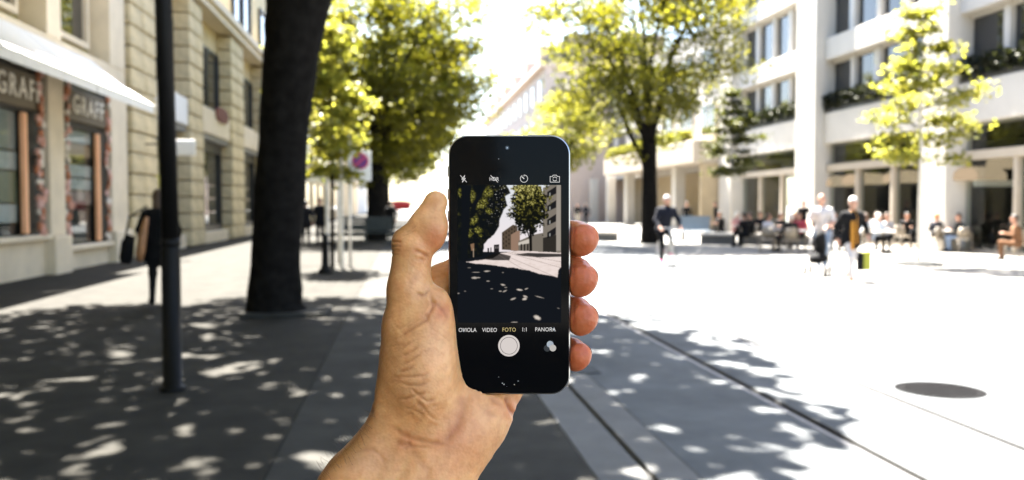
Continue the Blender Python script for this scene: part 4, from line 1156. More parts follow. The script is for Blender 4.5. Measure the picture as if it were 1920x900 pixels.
# couple walking with a pushchair
x, y = at_ground(1556, 516)
pa = person('bald person in white shirt and pale jeans pushing a black pushchair', x, y + 0.4, pi * 0.80, 1.84, 'push', 'white', 'palejeans', shoe='cream', hair='white', h=0.016, sleeves=False, bald=True, bulk=1.15)
pc = empty('pushchair', (x - 0.30, y - 0.05, 0), pi * 0.80, label='black pushchair pushed by the person in white shirt', cat='pushchair')
for sx in (-0.22, 0.22):
    for yy in (-0.22, 0.40):
        wh = MB().torus((sx, yy, 0.13), 0.10, 0.028).build('wheel', M_TYRE, pc, smooth=True)
        MB().lathe([(0.07, -0.012), (0.07, 0.012)], n=14).build('hub', M_CHROME, wh, loc=(sx, yy, 0.13), rot=(0, pi / 2, 0))
    MB().tube([(sx, -0.22, 0.13), (sx, 0.02, 0.42), (sx, -0.42, 1.02), (sx * .8, -0.48, 1.04)], 0.014, n=8).tube([(sx, 0.40, 0.13), (sx, 0.02, 0.42)], 0.014, n=8).build('frame', M_CHROME, pc, smooth=True)
MB().tube([(-0.2, -0.46, 1.04), (0.2, -0.46, 1.04)], 0.018, n=8).build('handle', CL['black'], pc, smooth=True)
MB().tube([(0, -0.12, 0.40), (0, 0.12, 0.40), (0, 0.36, 0.36)], [0.20, 0.22, 0.15], n=12, flat=0.55).build('seat', CL['black'], pc, smooth=True)
MB().tube([(0, -0.16, 0.46), (0, -0.22, 0.66), (0, -0.12, 0.84), (0, 0.08, 0.86)], [0.20, 0.22, 0.21, 0.10], n=12, flat=0.6).build('hood', CL['black'], pc, smooth=True)
x, y = at_ground(1590, 527)
pbp = person('white-haired person in black jacket with orange scarf and white trousers', x + 0.05, y, pi * 0.97, 1.76, 'walk', 'black', 'white', shoe='brown', hair='white', coat=0.12, h=0.016, bulk=1.2)
sc_ = MB()
for k, dx in enumerate((-0.035, 0.05)):
    sc_.tube([(dx * .6, 0.13, 1.48), (dx, 0.185, 1.36), (dx, 0.20, 1.15), (dx * 1.1, 0.215, 0.93 - .12 * k), (dx * 1.2, 0.215, 0.80 - .14 * k)], [0.04, 0.04, 0.038, 0.036, 0.032], n=8, flat=0.45)
sc_.build('scarf', CL['orange'], pbp, smooth=True)
bg = empty('shopping_bag', (x + 0.33, y + 0.02, 0.22), 0.3, label='yellow-green and black shopping bag held by the person with orange scarf', cat='bag')
MB().cbox(-0.02, 0.19, -0.06, 0.06, 0, 0.40, 0.012).build('body', mat('yellow_green_paper', (0.26, 0.27, 0.012), rough=0.6, var=0.05), bg)
MB().cbox(-0.12, -0.021, -0.06, 0.06, 0, 0.38, 0.01).build('side', CL['black'], bg)
MB().tube([(-0.05, 0, 0.40), (0.0, 0, 0.60), (0.06, 0, 0.60), (0.12, 0, 0.40)], 0.006, n=6).build('handle', CL['black'], bg)

# ================================================================== café terrace
M_CHAIR = mat('beige_bistro_chair', (0.21, 0.175, 0.13), rough=0.6, var=0.1, scale=14)
M_TTOP = mat('pale_table_top', (0.60, 0.58, 0.54), rough=0.4, var=0.05)
def chair_proto():
    t = empty('cafe_chair', (0, 0, 0), label='chair', cat='chair', group='beige chairs on the café terrace')
    MB().cbox(-0.22, 0.22, -0.22, 0.22, 0.43, 0.47, 0.012).build('seat', M_CHAIR, t)
    vs, fs = [], []
    n = 9
    for z_, bk_ in ((0.52, 0.0), (0.70, 0.03), (0.86, 0.06)):
        for k in range(n):
            a = math.radians(-65 + 130 * k / (n - 1)); vs.append((0.235 * math.sin(a) * (1 if z_ < .8 else .8), -0.235 * math.cos(a) - bk_ + 0.02, z_))
    for i in range(2):
        for k in range(n - 1): fs.append((i * n + k, i * n + k + 1, (i + 1) * n + k + 1, (i + 1) * n + k))
    o = MB().add(vs, fs).build('backrest', M_CHAIR, t, smooth=True)
    o.modifiers.new('thick', 'SOLIDIFY').thickness = 0.022
    for sx in (-1, 1):
        MB().tube([(sx * .19, .19, .43), (sx * .22, .22, 0)], [0.018, 0.014], n=8).build('leg', M_CHAIR, t, smooth=True)
        MB().tube([(sx * .19, -.19, .43), (sx * .22, -.25, 0)], [0.018, 0.014], n=8).build('leg', M_CHAIR, t, smooth=True)
        MB().tube([(sx * .20, -.19, .44), (sx * .212, -.20, .70)], [0.014, 0.012], n=6).build('back_post', M_CHAIR, t, smooth=True)
    return t
def copy_tree(o, parent=None):
    c = o.copy(); COL.objects.link(c); c.parent = parent
    for ch in list(o.children): copy_tree(ch, c)
    return c
cp = chair_proto()
CH = [(1480, 476, 0.1, 'beige chair with its back to us below the seated black-topped guest'),
      (1438, 474, 2.6, 'beige chair at the left end of the terrace by the stone bench'),
      (1536, 474, 0.5, 'rounded beige chair beside the head of the pushchair pusher'),
      (1624, 474, -0.2, 'beige chair right behind the person with orange scarf'),
      (1648, 468, 1.6, 'empty pale chair between the couple and the young tree, left one'),
      (1690, 466, -1.2, 'empty pale chair just left of the young tree stem'),
      (1752, 472, 0.5, 'pale chair at the table right of the young tree, left side'),
      (1806, 474, -0.3, 'pale chair with white seat at the table right of the young tree'),
      (1832, 470, -1.1, 'empty pale chair turned sideways before the café door'),
      (1905, 488, 0.3, 'chair under the brown-clad guest at the right frame edge'),
      (1410, 462, 1.2, 'beige chair behind the darker young tree stem'),
      (1462, 462, 3.0, 'beige chair facing us at the left terrace table')]
for i, (px_, py_, rz, lab) in enumerate(CH):
    t = cp if i == 0 else copy_tree(cp)
    x, y = at_ground(px_, py_); t.location = (x, y, 0.001); t.rotation_euler = (0, 0, rz); t['label'] = lab
def table(px_, py_, lab, r=0.42):
    x, y = at_ground(px_, py_)
    t = empty('cafe_table', (x, y, 0.001), label=lab, cat='table', group='café tables')
    MB().lathe([(r - .02, .71), (r, .72), (r, .74), (r - .01, .75)], n=24).build('table_top', M_TTOP, t)
    MB().tube([(0, 0, .03), (0, 0, .71)], .03, n=10).build('column', M_CHAIR, t, smooth=True)
    MB().lathe([(.24, 0), (.24, .015), (.05, .04)], n=20).build('base', M_CHAIR, t, smooth=True)
    return t
TB = [(1510, 472, 'café table with pink cloth glow left of the pushchair pusher'), (1452, 468, 'café table at the left end of the terrace'), (1585, 470, 'café table hidden behind the walking couple'), (1655, 475, 'café table between the couple and the young tree'), (1776, 472, 'pale café table right of the young tree stem'), (1390, 456, 'café table beside the darker young tree')]
TB[0] = (1510, 472, 'café table just left of the pushchair pusher')
for a in TB: table(*a)
SIT = [(1480, 474, 0.1, 'lounge', 'black', 'black', 'blond', 'seated guest in black with white-capped head, back to us', 'white'),
       (1436, 472, -1.3, 'sit', 'white', 'navy', 'brown', 'seated guest in white shirt at the left terrace table', None),
       (1462, 461, 3.0, 'sit', 'black', 'black', 'dark', 'seated dark-clad guest facing us at the left terrace table', None),
       (1410, 461, 1.2, 'sit', 'black', 'black', 'dark', 'large dark-clad guest behind the darker young tree stem', None),
       (1378, 455, -1.2, 'sit', 'pink', 'black', 'white', 'seated guest in pink left of the darker young tree stem', None),
       (1532, 468, 2.8, 'sit', 'black', 'black', 'ginger', 'seated ginger-haired guest just left of the bald walker', None),
       (1618, 473, 0.9, 'lounge', 'lightblue', 'black', 'brown', 'seated guest in pale blue shirt right behind the orange scarf', None),
       (1642, 475, -1.4, 'sit', 'lightblue', 'black', 'white', 'seated guest with white hair leaning over the middle table', None),
       (1752, 471, -1.2, 'sit', 'navy', 'cream', 'ginger', 'seated guest in navy left of the table right of the young tree', None),
       (1802, 473, 1.3, 'sit', 'black', 'palejeans', 'dark', 'seated guest in black right of the table beside the young tree', None),
       (1908, 489, 0.9, 'sit', 'brown', 'brown', 'dark', 'brown-clad guest cut by the right frame edge', None)]
SIT += [(1398, 464, 0.4, 'sit', 'black', 'black', 'dark', 'guest in black with back to us left of the darker young tree', None),
        (1500, 466, 2.2, 'sit', 'red', 'black', 'brown', 'guest in red top behind the left terrace tables', None),
        (1562, 463, 2.9, 'sit', 'black', 'black', 'dark', 'guest in black half hidden behind the bald walker', None),
        (1666, 470, 1.9, 'sit', 'grey', 'black', 'brown', 'guest in grey left of the young yellow-green tree', None),
        (1582, 472, 0.2, 'sit', 'black', 'navy', 'dark', 'guest in black sitting between the two walkers', None)]
SIT += [(1352, 452, 2.0, 'sit', 'black', 'black', 'dark', 'guest in black by the blue bench at the terrace edge', None),
        (1425, 455, 2.7, 'sit', 'navy', 'black', 'brown', 'guest in navy in the rear row right of the darker young tree', None),
        (1488, 456, 3.0, 'sit', 'black', 'black', 'blond', 'fair-haired guest in black in the rear row below the pilaster', None),
        (1545, 456, 2.9, 'sit', 'grey', 'black', 'dark', 'guest in grey in the rear row left of the bald walker', None),
        (1612, 459, 2.6, 'sit', 'black', 'black', 'dark', 'guest in black in the rear row above the orange scarf', None),
        (1640, 460, 3.1, 'sit', 'white', 'black', 'brown', 'guest in white in the rear row right of the orange scarf', None),
        (1700, 464, 2.6, 'sit', 'black', 'black', 'dark', 'guest in black in the rear row behind the young tree stem', None)]
for px_, py_, rz, pose, top, bot, hr, lab, cp_ in SIT:
    x, y = at_ground(px_, py_)
    person(lab, x, y, rz, 1.76, pose, top, bot, hair=hr, h=0.024, cap=cp_, group='guests on the café terrace')
# slim dark pole in front of the pilaster
q = ypt(1521, 260, 39)
o = MB().tube([(0, 0, 0), (0, 0, 4.6)], 0.06, n=12).build('flag_pole', M_POST, loc=(q.x, 39, 0), smooth=True)
tag(o, 'slim dark pole in front of the white pilaster', 'pole')
# blind roll bar, pale, by the café door
q = ypt(1858, 344, 28.3)
o = MB().cbox(-0.8, 0.8, -0.05, 0.05, -0.11, 0.11, 0.02).build('hanging_sign', M_WHITE, loc=(q.x - 0.05, 28.0, q.z), smooth=False)
tag(o, 'white bar-shaped hanging sign before the café door at right', 'sign')

# ================================================================== the phone
DMM = PHONE_D * 1000
SPX = FPX / DMM                                            # photo px per mm at the phone
def hp(x, y, w=0.0):
    """photo pixel at depth w (mm towards the viewer from the phone's middle) -> mm in the phone's frame"""
    k = (DMM - w) / DMM
    return np.array([(x - 960) / SPX * k + 5 / SPX, -(y - 450) / SPX * k + 46 / SPX, w])

PHONE_M = CAM_M @ Matrix.Translation((-5 / SPX / 1000, -46 / SPX / 1000, -PHONE_D))
PW, PH, PT = 29.2, 62.2, 3.8                               # half sizes, mm

def rrect(hw, hh, r, n=10):
    pts = []
    for cx, cy, a0 in ((hw - r, hh - r, 0), (-hw + r, hh - r, 90), (-hw + r, -hh + r, 180), (hw - r, -hh + r, 270)):
        for i in range(n + 1):
            a = math.radians(a0 + 90 * i / n)
            pts.append((cx + r * math.cos(a), cy + r * math.sin(a)))
    return pts

M_ALU = mat('anodised_aluminium', (0.16, 0.165, 0.175), rough=0.32, var=0.05, metal=1.0)
M_CHAM = mat('polished_chamfer', (0.42, 0.415, 0.40), rough=0.34, var=0.0, metal=1.0)
M_GLASS_BLK = mat('black_front_glass', (0.0036, 0.0037, 0.0042), rough=0.06, var=0.0, spec=0.05)
M_BAND = mat('antenna_band', (0.01, 0.01, 0.011), rough=0.5, var=0.0)

phone = empty('smartphone', label='black smartphone with its camera screen on, held upright in the hand', cat='phone')
phone.matrix_world = PHONE_M
mm = 0.001

def ring_mesh(name, rings, material, cap0=False, cap1=False, smooth=False):
    """rings: list of (halfw, halfh, r, w)"""
    mb = MB(); vs = []; fs = []
    n = None
    for hw, hh, r, w in rings:
        p = rrect(hw, hh, r); n = len(p)
        vs += [(a * mm, b * mm, w * mm) for a, b in p]
    for i in range(len(rings) - 1):
        for k in range(n):
            k2 = (k + 1) % n
            fs.append((i * n + k, i * n + k2, (i + 1) * n + k2, (i + 1) * n + k))
    if cap0: fs.append(tuple(range(n))[::-1])
    if cap1: fs.append(tuple(range((len(rings) - 1) * n, len(rings) * n)))
    mb.add(vs, fs)
    return mb.mesh(name, material, smooth)

body = link('body', ring_mesh('body', [(PW - 0.7, PH - 0.7, 8.6, -PT), (PW, PH, 9.2, -PT + 0.6), (PW, PH, 9.2, PT - 0.75)], M_ALU, cap0=True), phone)
link('chamfer', ring_mesh('chamfer', [(PW, PH, 9.2, PT - 0.75), (PW - 0.55, PH - 0.55, 8.7, PT - 0.22)], M_CHAM), phone)
link('front_glass', ring_mesh('front_glass', [(PW - 0.55, PH - 0.55, 8.7, PT - 0.22), (PW - 0.75, PH - 0.75, 8.5, PT)], M_GLASS_BLK, cap1=True), phone)
for sx in (-1, 1):
    for yy in (50.5, -50.8):
        MB().box(sx * (PW + 0.012) * mm - 0.00002, sx * (PW + 0.012) * mm + 0.00002, (yy - 0.55) * mm, (yy + 0.55) * mm, -3.0 * mm, (PT - 0.78) * mm).build('antenna_band', M_BAND, phone)
for yy, hh in ((45.0, 2.6), (34.0, 2.6), (23.5, 2.6)):
    MB().cbox((-PW - 0.55) * mm, (-PW + 0.1) * mm, (yy - hh) * mm, (yy + hh) * mm, -1.4 * mm, 1.4 * mm, 0.2 * mm).build('side_button', M_ALU, phone)
MB().cbox(9 * mm, 20 * mm, (PH - 0.1) * mm, (PH + 0.5) * mm, -1.4 * mm, 1.4 * mm, 0.2 * mm).build('power_button', M_ALU, phone)

def disc(mb, c, r, w, n=28, r0=0.0):
    if r0 <= 0:
        mb.add([((c[0] + r * math.cos(2 * math.pi * k / n)) * mm, (c[1] + r * math.sin(2 * math.pi * k / n)) * mm, w * mm) for k in range(n)], [tuple(range(n))])
    else:
        vs = [((c[0] + q * math.cos(2 * math.pi * k / n)) * mm, (c[1] + q * math.sin(2 * math.pi * k / n)) * mm, w * mm) for q in (r0, r) for k in range(n)]
        mb.add(vs, [(k, n + k, n + (k + 1) % n, (k + 1) % n) for k in range(n)])
    return mb

def sline(mb, pts, wd, w):
    """flat stroke through mm points"""
    for a, b in zip(pts[:-1], pts[1:]):
        a = Vector(a); b = Vector(b)
        d = (b - a).normalized(); nrm = Vector((-d.y, d.x)) * wd / 2
        a2 = a - d * wd * 0.3; b2 = b + d * wd * 0.3
        mb.add([((p.x) * mm, (p.y) * mm, w * mm) for p in (a2 - nrm, b2 - nrm, b2 + nrm, a2 + nrm)], [(0, 1, 2, 3)])
    return mb

def px(x, y):
    q = hp(x, y, PT)
    return (q[0], q[1])

# home button: a shallow dish in the same black glass, its rim glints painted as specks below
M_HOME = mat('home_button_glass', (0.0045, 0.0048, 0.0055), rough=0.16, var=0.0, spec=0.12)
disc(MB(), px(956, 704), 5.4, PT + 0.02, 40).build('home_button', M_GLASS_BLK, phone)
M_SPECK = mat('glint_speck', (0.75, 0.74, 0.72), rough=0.9, var=0.0)  # painted glints round the home button, plus pale specks higher up
sp = MB()
for x, y, r in ((935, 707, .13), (942, 718.5, .24), (945, 720.5, .26), (964.5, 721, .24), (971.5, 714.5, .2), (950, 725, .1), (951, 277, .3), (935, 298, .16)):
    disc(sp, px(x, y), r, PT + 0.05, 8)
sp.build('glint_specks', M_SPECK, phone)
disc(MB(), px(951, 277), 0.9, PT + 0.02, 20).build('front_camera', mat('camera_lens', (0.012, 0.012, 0.02), rough=0.05, var=0), phone)

# --- display: the picture on it is painted in code, one value per small cell, and given off as light
def display_picture():
    nx, ny = 194, 258
    X, Y = np.meshgrid(858 + np.arange(nx) + 0.5, 347 + np.arange(ny) + 0.5)
    lin = lambda c: np.array([(v / 255) ** 2.2 for v in c])
    img = np.zeros((ny, nx, 3)) + lin((27, 30, 35))
    def put(mask, col, amt=1.0):
        m = np.clip(mask * amt, 0, 1)[..., None]
        img[:] = img * (1 - m) + np.asarray(col) * m
    def poly(pts, soft=0.6):
        """soft polygon mask (signed distance)"""
        d = np.full(X.shape, 1e9); s = np.ones(X.shape)
        n = len(pts)
        for i in range(n):
            ax, ay = pts[i]; bx, by = pts[i - 1]
            ex, ey = bx - ax, by - ay; wx, wy = X - ax, Y - ay
            t = np.clip((wx * ex + wy * ey) / (ex * ex + ey * ey + 1e-9), 0, 1)
            d = np.minimum(d, (wx - ex * t) ** 2 + (wy - ey * t) ** 2)
            c1, c2, c3 = Y >= ay, Y < by, ex * wy > ey * wx
            s = np.where((c1 & c2 & c3) | (~c1 & ~c2 & ~c3), -s, s)
        return np.clip(0.5 - s * np.sqrt(d) / (2 * soft), 0, 1)
    def ell(cx, cy, rx, ry, rot=0.0, soft=0.25, rag=0.0, seed=1):
        c, sn = math.cos(math.radians(rot)), math.sin(math.radians(rot))
        u = ((X - cx) * c + (Y - cy) * sn) / rx; v = (-(X - cx) * sn + (Y - cy) * c) / ry
        r = np.sqrt(u * u + v * v)
        if rag: r = r + rag * (fbm(X / 3.0, Y / 3.0, seed) - 0.5) * 2
        return np.clip((1 - r) / soft + 0.5, 0, 1)
    rag = fbm(X / 4.2, Y / 4.2, 7)
    # sky, fading warm to the street's end
    k = np.clip((Y - 347) / 115, 0, 1)[..., None]
    skycol = lin((222, 226, 232)) * (1 - k) + lin((240, 230, 232)) * k
    put(poly([(944, 340), (968, 340), (1030, 346), (1030, 440), (960, 472), (905, 472), (905, 440)]), skycol)
    # far street front
    put(poly([(941, 436), (962, 421), (970, 424), (970, 470), (941, 468)]), lin((88, 76, 64)))
    for i in range(5):
        for j in range(4):
            put(ell(944 + i * 5.2, 440 - i * 3.4 + j * 8.2 * (1 - .02 * i), 1.2, 2.2), lin((40, 36, 34)), 0.8)
    put(poly([(958, 440), (975, 430), (975, 470), (958, 470)]), lin((150, 122, 104)))
    put(poly([(972, 452), (1000, 440), (1052, 430), (1052, 482), (972, 474)]), lin((120, 112, 102)))
    put(poly([(972, 455), (992, 448), (992, 456), (972, 460)]), lin((205, 196, 184)))
    for xx in (976, 982, 988):
        put(poly([(xx, 458), (xx + 3, 457), (xx + 3, 472), (xx, 472)]), lin((45, 42, 40)))
    # block on the right with window bands
    put(poly([(1018, 352), (1052, 340), (1052, 482), (1018, 478)]), lin((128, 120, 110)))
    for yy in (352, 378, 404, 428):
        put(poly([(1026, yy + 8), (1043, yy - 3), (1043, yy + 11), (1026, yy + 19)]), lin((36, 36, 38)))
        put(poly([(1030, yy + 10), (1032, yy + 9), (1032, yy + 15), (1030, yy + 16)]), lin((160, 160, 158)))
    put(poly([(1044, 340), (1051, 340), (1051, 470), (1042, 470)]), lin((158, 150, 140)))
    put(poly([(1018, 446), (1043, 440), (1043, 476), (1018, 476)]), lin((30, 29, 28)), .9)
    # tree on the right: dark below, sunlit yellow-green on top
    edge = (fbm(X / 9.0, Y / 9.0, 61, 5) - 0.5) * 0.75 + (fbm(X / 2.4, Y / 2.4, 62, 3) - 0.5) * 0.45
    tm = np.clip((1.0 - np.sqrt(((X - 993) / 38) ** 2 + ((Y - 384) / 55) ** 2) + edge) * 9, 0, 1)
    tm = tm * np.clip(1.25 - np.clip((fbm(X / 2.0, Y / 2.0, 63, 3) - 0.64) * 8, 0, 1) * np.clip((np.abs(X - 993) - 18) / 16, 0, 1), 0, 1)
    lf = fbm(X / 3.4, Y / 3.0, 21, 4); fine = fbm(X / 1.3, Y / 1.3, 22, 2)
    hgt = np.clip((425 - Y) / 78, 0, 1)
    put(tm, lin((26, 28, 24)))
    put(tm * np.clip((lf - 0.62 + 0.34 * hgt) * 5, 0, 1) * np.clip(fine * 1.6 - 0.2, 0, 1), lin((86, 84, 40)), 0.95)
    put(tm * np.clip((lf - 0.74 + 0.40 * hgt) * 6, 0, 1) * np.clip(fine * 2.4 - 0.75, 0, 1), lin((150, 142, 66)), 0.95)
    put(tm * np.clip((lf - 0.86 + 0.46 * hgt ** 1.5) * 7, 0, 1) * np.clip(fine * 3 - 1.25, 0, 1), lin((222, 212, 140)), 0.95)
    put(tm * np.clip((0.40 - lf) * 8, 0, 1), lin((22, 24, 25)), 0.8)
    put(poly([(992, 424), (997, 424), (998, 478), (993, 478)]), lin((26, 25, 24)))
    put(poly([(986, 428), (988, 428), (994, 446), (992, 448)]), lin((26, 25, 24)))
    # trees on the left, with the big trunk and holes of lit leaves
    lm = poly([(850, 340), (949, 346), (953, 353), (957, 362), (947, 368), (949, 378), (952, 386), (945, 392), (942, 400), (937, 412), (936, 424), (927, 440), (914, 450), (908, 458), (905, 480), (850, 490)], 0.8)
    lm = np.clip(lm + (rag - 0.5) * 1.4 * (np.abs(lm - 0.5) < 0.49), 0, 1)
    put(lm, lin((24, 27, 29)))
    l2 = fbm(X / 5.5, Y / 5.5, 71, 4); f2 = fbm(X / 1.4, Y / 1.4, 72, 2)
    put(lm * np.clip((l2 - 0.50) * 5, 0, 1) * np.clip(f2 * 2.2 - 0.75, 0, 1), lin((50, 50, 30)), 0.9)
    put(lm * np.clip((l2 - 0.60) * 7, 0, 1) * np.clip(f2 * 3 - 1.4, 0, 1) * np.clip((425 - Y) / 40, 0, 1), lin((120, 116, 60)), 0.75)
    put(lm * np.clip((fbm(X / 1.5, Y / 1.5, 73, 2) - 0.80) * 14, 0, 1) * np.clip((X - 905) / 20, 0, 1) * np.clip((430 - Y) / 30, 0, 1), lin((214, 212, 205)), 0.8)
    for cx, cy, rx, ry, a in ((885, 367, 7, 10, 0), (862, 362, 3, 9, 0), (914, 360, 10, 9, 30), (903, 382, 12, 8, -35), (917, 396, 7, 5, 30), (889, 413, 6, 9, 40), (880, 437, 7, 8, 0), (896, 431, 7, 6, 40), (901, 442, 4, 3, 20)):
        put(ell(cx, cy, rx, ry, a, 0.5, 0.55, int(cx)) * np.clip((fbm(X / 2.0, Y / 2.0, 5, 3) - 0.36) * 6, 0, 1), lin((104, 102, 40)), 0.75)
        put(ell(cx, cy, rx * .8, ry * .8, a, 0.5, 0.5, int(cy)) * np.clip((fbm(X / 1.6, Y / 1.6, 9, 3) - 0.58) * 9, 0, 1), lin((190, 184, 100)), 0.85)
    put(poly([(866, 340), (884, 340), (880, 420), (876, 490), (864, 490)]), lin((25, 28, 32)))
    put(poly([(884, 385), (905, 350), (912, 350), (888, 395)]), lin((25, 28, 32)))
    put(poly([(882, 458), (889, 456), (889, 470), (884, 470)]), lin((150, 118, 92)), .8)
    put(poly([(887, 466), (888.4, 466), (888.4, 482), (887, 482)]), lin((170, 150, 130)))
    # sunlit street
    st = poly([(874, 491), (905, 487), (925, 484), (940, 474), (972, 470), (1052, 474), (1052, 500), (1047, 506), (1045, 520), (1030, 516), (1010, 513), (992, 507), (978, 505), (966, 502), (951, 501), (925, 497), (903, 495), (890, 494)], 0.7)
    st = np.clip(st + (fbm(X / 3.5, Y / 1.8, 12) - 0.5) * 1.3 * (np.abs(st - 0.5) < 0.49), 0, 1)
    put(st, lin((238, 222, 216)))
    put(st * np.clip((fbm(X / 7, Y / 1.6, 81, 4) - 0.42) * 2.2, 0, 1), lin((214, 196, 186)), 0.7)
    put(poly([(935, 474), (958, 480), (955, 488), (925, 488), (905, 486), (918, 478)]), lin((30, 29, 29)), .92)
    put(poly([(965, 477), (990, 474), (1052, 476), (1052, 481.5), (1010, 482.5), (980, 480)]), lin((28, 28, 29)), .95)
    for (xa, ya, xb, yb) in ((938, 475, 1048, 522), (935, 478, 985, 507), (952, 474, 1052, 502), (958, 473, 1052, 491)):
        d = np.abs((yb - ya) * X - (xb - xa) * Y + xb * ya - yb * xa) / math.hypot(xb - xa, yb - ya)
        put(np.clip(0.9 - d / 0.7, 0, 1) * st, lin((120, 104, 98)), 0.9)
    # tram and passers-by
    put(poly([(926, 459), (936, 458), (936, 475), (926, 474)]), lin((36, 34, 36)))
    put(poly([(928, 462), (931, 462), (931, 466), (928, 466)]), lin((110, 104, 104)))
    put(poly([(932.5, 462), (935, 462), (935, 466), (932.5, 466)]), lin((110, 104, 104)))
    put(poly([(914, 465), (917, 465), (917, 473), (914, 473)]), lin((34, 33, 35)))
    put(poly([(919.5, 464), (921.5, 464), (921.5, 473), (919.5, 473)]), lin((34, 33, 35)))
    # spots of sun in the shade
    for cx, cy, rx, ry, a, b in ((913, 508.5, 6, 1.3, -3, .8), (893, 510.5, 7, .8, 0, .6), (890, 521, 5.5, 2.2, 0, .7), (897, 520.5, 3.5, 1, 0, .75), (915, 527, 3.2, 1, 0, .55), (943, 534, 4.6, 1.7, 12, .8), (948, 539, 3, .9, 0, .5), (922, 541.5, 2.5, .8, 0, .5), (938, 546, 3, 1.2, 0, .55), (946, 546, 4.4, 1.3, -25, .6), (974.5, 543.5, 6, 1.8, 8, .95), (987, 541.5, 3.6, 1.2, -20, .7), (985, 556, 4.5, 1.8, 20, .75), (983.5, 560.5, 4.2, 2.4, -10, .95), (962, 560.5, 5.6, 1.8, -20, .7), (1012, 557, 8.5, 1, 15, .55), (1047, 578, 3, 1, 15, .3), (1007, 595.5, 6.8, 4.0, 25, 1.0), (964, 605, 6.5, 2.2, -5, .5), (859, 550, 3, .8, 0, .45), (872, 546, 2, .7, 0, .35), (943, 511, 2, .7, 0, .4), (880, 502, 4, .7, 0, .4)):
        put(ell(cx, cy, rx * .85, ry * .85, a, 0.8, 0.35, int(cx)), lin((226, 214, 202)), b * .9)
    put(poly([(856.4, 487), (857.8, 487), (857.8, 508), (856.4, 508)]), lin((190, 180, 170)))
    pad = np.pad(img, ((1, 1), (1, 1), (0, 0)), 'edge')      # the live view is a touch soft
    soft = sum(pad[i:i + img.shape[0], j:j + img.shape[1]] * k for i, j, k in ((0, 1, 1), (1, 0, 1), (1, 2, 1), (2, 1, 1), (1, 1, 4))) / 8
    return soft

img = display_picture()
ny, nx = img.shape[:2]
gx = np.array([hp(858 + i, 0, PT)[0] for i in range(nx + 1)]) * mm
gy = np.array([hp(0, 347 + j, PT)[1] for j in range(ny + 1)]) * mm
VX, VY = np.meshgrid(gx, gy)
V = np.stack([VX.ravel(), VY.ravel(), np.full(VX.size, (PT + 0.03) * mm)], 1)
ix = np.arange((nx + 1) * (ny + 1)).reshape(ny + 1, nx + 1)
F = np.stack([ix[1:, :-1], ix[1:, 1:], ix[:-1, 1:], ix[:-1, :-1]], -1).reshape(-1, 4)
M_SCR = bpy.data.materials.new('display_light')
M_SCR.use_nodes = True
nt = M_SCR.node_tree
nt.nodes.clear()
at = nt.nodes.new('ShaderNodeAttribute'); at.attribute_name = 'picture'
em = nt.nodes.new('ShaderNodeEmission'); em.inputs['Strength'].default_value = 1.0 / 2 ** EXPO
ou = nt.nodes.new('ShaderNodeOutputMaterial')
nt.links.new(at.outputs['Color'], em.inputs['Color']); nt.links.new(em.outputs[0], ou.inputs['Surface'])
me = np_mesh('screen', V, F, [M_SCR], smooth=False)
ca = me.color_attributes.new('picture', 'FLOAT_COLOR', 'CORNER')
cc = np.repeat(np.concatenate([img.reshape(-1, 3), np.ones((nx * ny, 1))], 1), 4, axis=0)
ca.data.foreach_set('color', cc.astype(np.float32).ravel())
screen = link('screen', me, phone)

E_WHITE = emis('display_white', (0.86, 0.84, 0.82), 0.95)
E_GREY = emis('display_grey', (0.30, 0.29, 0.28), 0.9)
E_DIM = emis('display_dim', (0.10, 0.10, 0.10), 0.8)
E_YEL = emis('display_yellow', (0.72, 0.58, 0.26), 0.9)
E_BTN = emis('display_button', (0.72, 0.66, 0.63), 0.95)
ZT = PT + 0.045
def stext(body, x, y, hpx, material, align='CENTER', sp=1.0):
    q = px(x, y)
    me = text_mesh('screen_text', body, hpx / SPX * mm * 1.30, material, align, 0.0, sp)
    return link('screen_text', me, screen, loc=(q[0] * mm, q[1] * mm, ZT * mm), scale=(0.86, 1, 1))
stext('OVIOLA', 893.5, 619, 8.2, E_WHITE, 'RIGHT', 1.0)
stext('I', 868.6, 619, 8.2, E_GREY)
stext('VIDEO', 918, 619, 8.2, E_WHITE, sp=1.06)
stext('FOTO', 954.5, 618.5, 8.2, E_YEL, sp=1.06)
stext('1:1', 983.5, 618, 8.2, E_WHITE)
stext('PANORA', 1003, 618, 8.2, E_WHITE, 'LEFT', 1.06)
stext('M', 1036.5, 618, 8.2, E_GREY)
stext('HDR', 926.5, 336, 7.6, E_WHITE, sp=1.02)
ic = MB()
sline(ic, [px(920, 329), px(933.5, 341.5)], 0.26, ZT + .01)
ic.build('hdr_slash', E_WHITE, screen)
ic = MB()   # flash off
sline(ic, [px(863, 329), px(875, 341.5)], 0.24, ZT + .01)
q = [px(871.5, 329), px(865.5, 336.2), px(868.6, 336.2), px(866.8, 341.8), px(872.8, 334.4), px(869.6, 334.4)]
sline(ic, q + [q[0]], 0.24, ZT)
ic.build('flash_icon', E_WHITE, screen)
ic = MB()   # self-timer
c = px(982.5, 335)
ic_pts = [(c[0] + 1.75 * math.sin(a), c[1] + 1.75 * math.cos(a)) for a in np.linspace(math.radians(-35), math.radians(295) - 2 * math.pi * 0, 30) + math.radians(35)]
sline(ic, ic_pts, 0.24, ZT)
sline(ic, [(c[0] - 0.9, c[1] + 0.85), c], 0.42, ZT)
sline(ic, [(c[0], c[1] + 1.75), (c[0], c[1] + 1.15)], 0.24, ZT)
ic.build('timer_icon', E_WHITE, screen)
ic = MB()   # turn camera
q = [px(1031.5, 331), px(1035.5, 331), px(1037.2, 328.4), px(1043.2, 328.4), px(1045, 331), px(1049, 331), px(1049, 341.5), px(1031.5, 341.5), px(1031.5, 331)]
sline(ic, q, 0.24, ZT)
c = px(1040.3, 335.6)
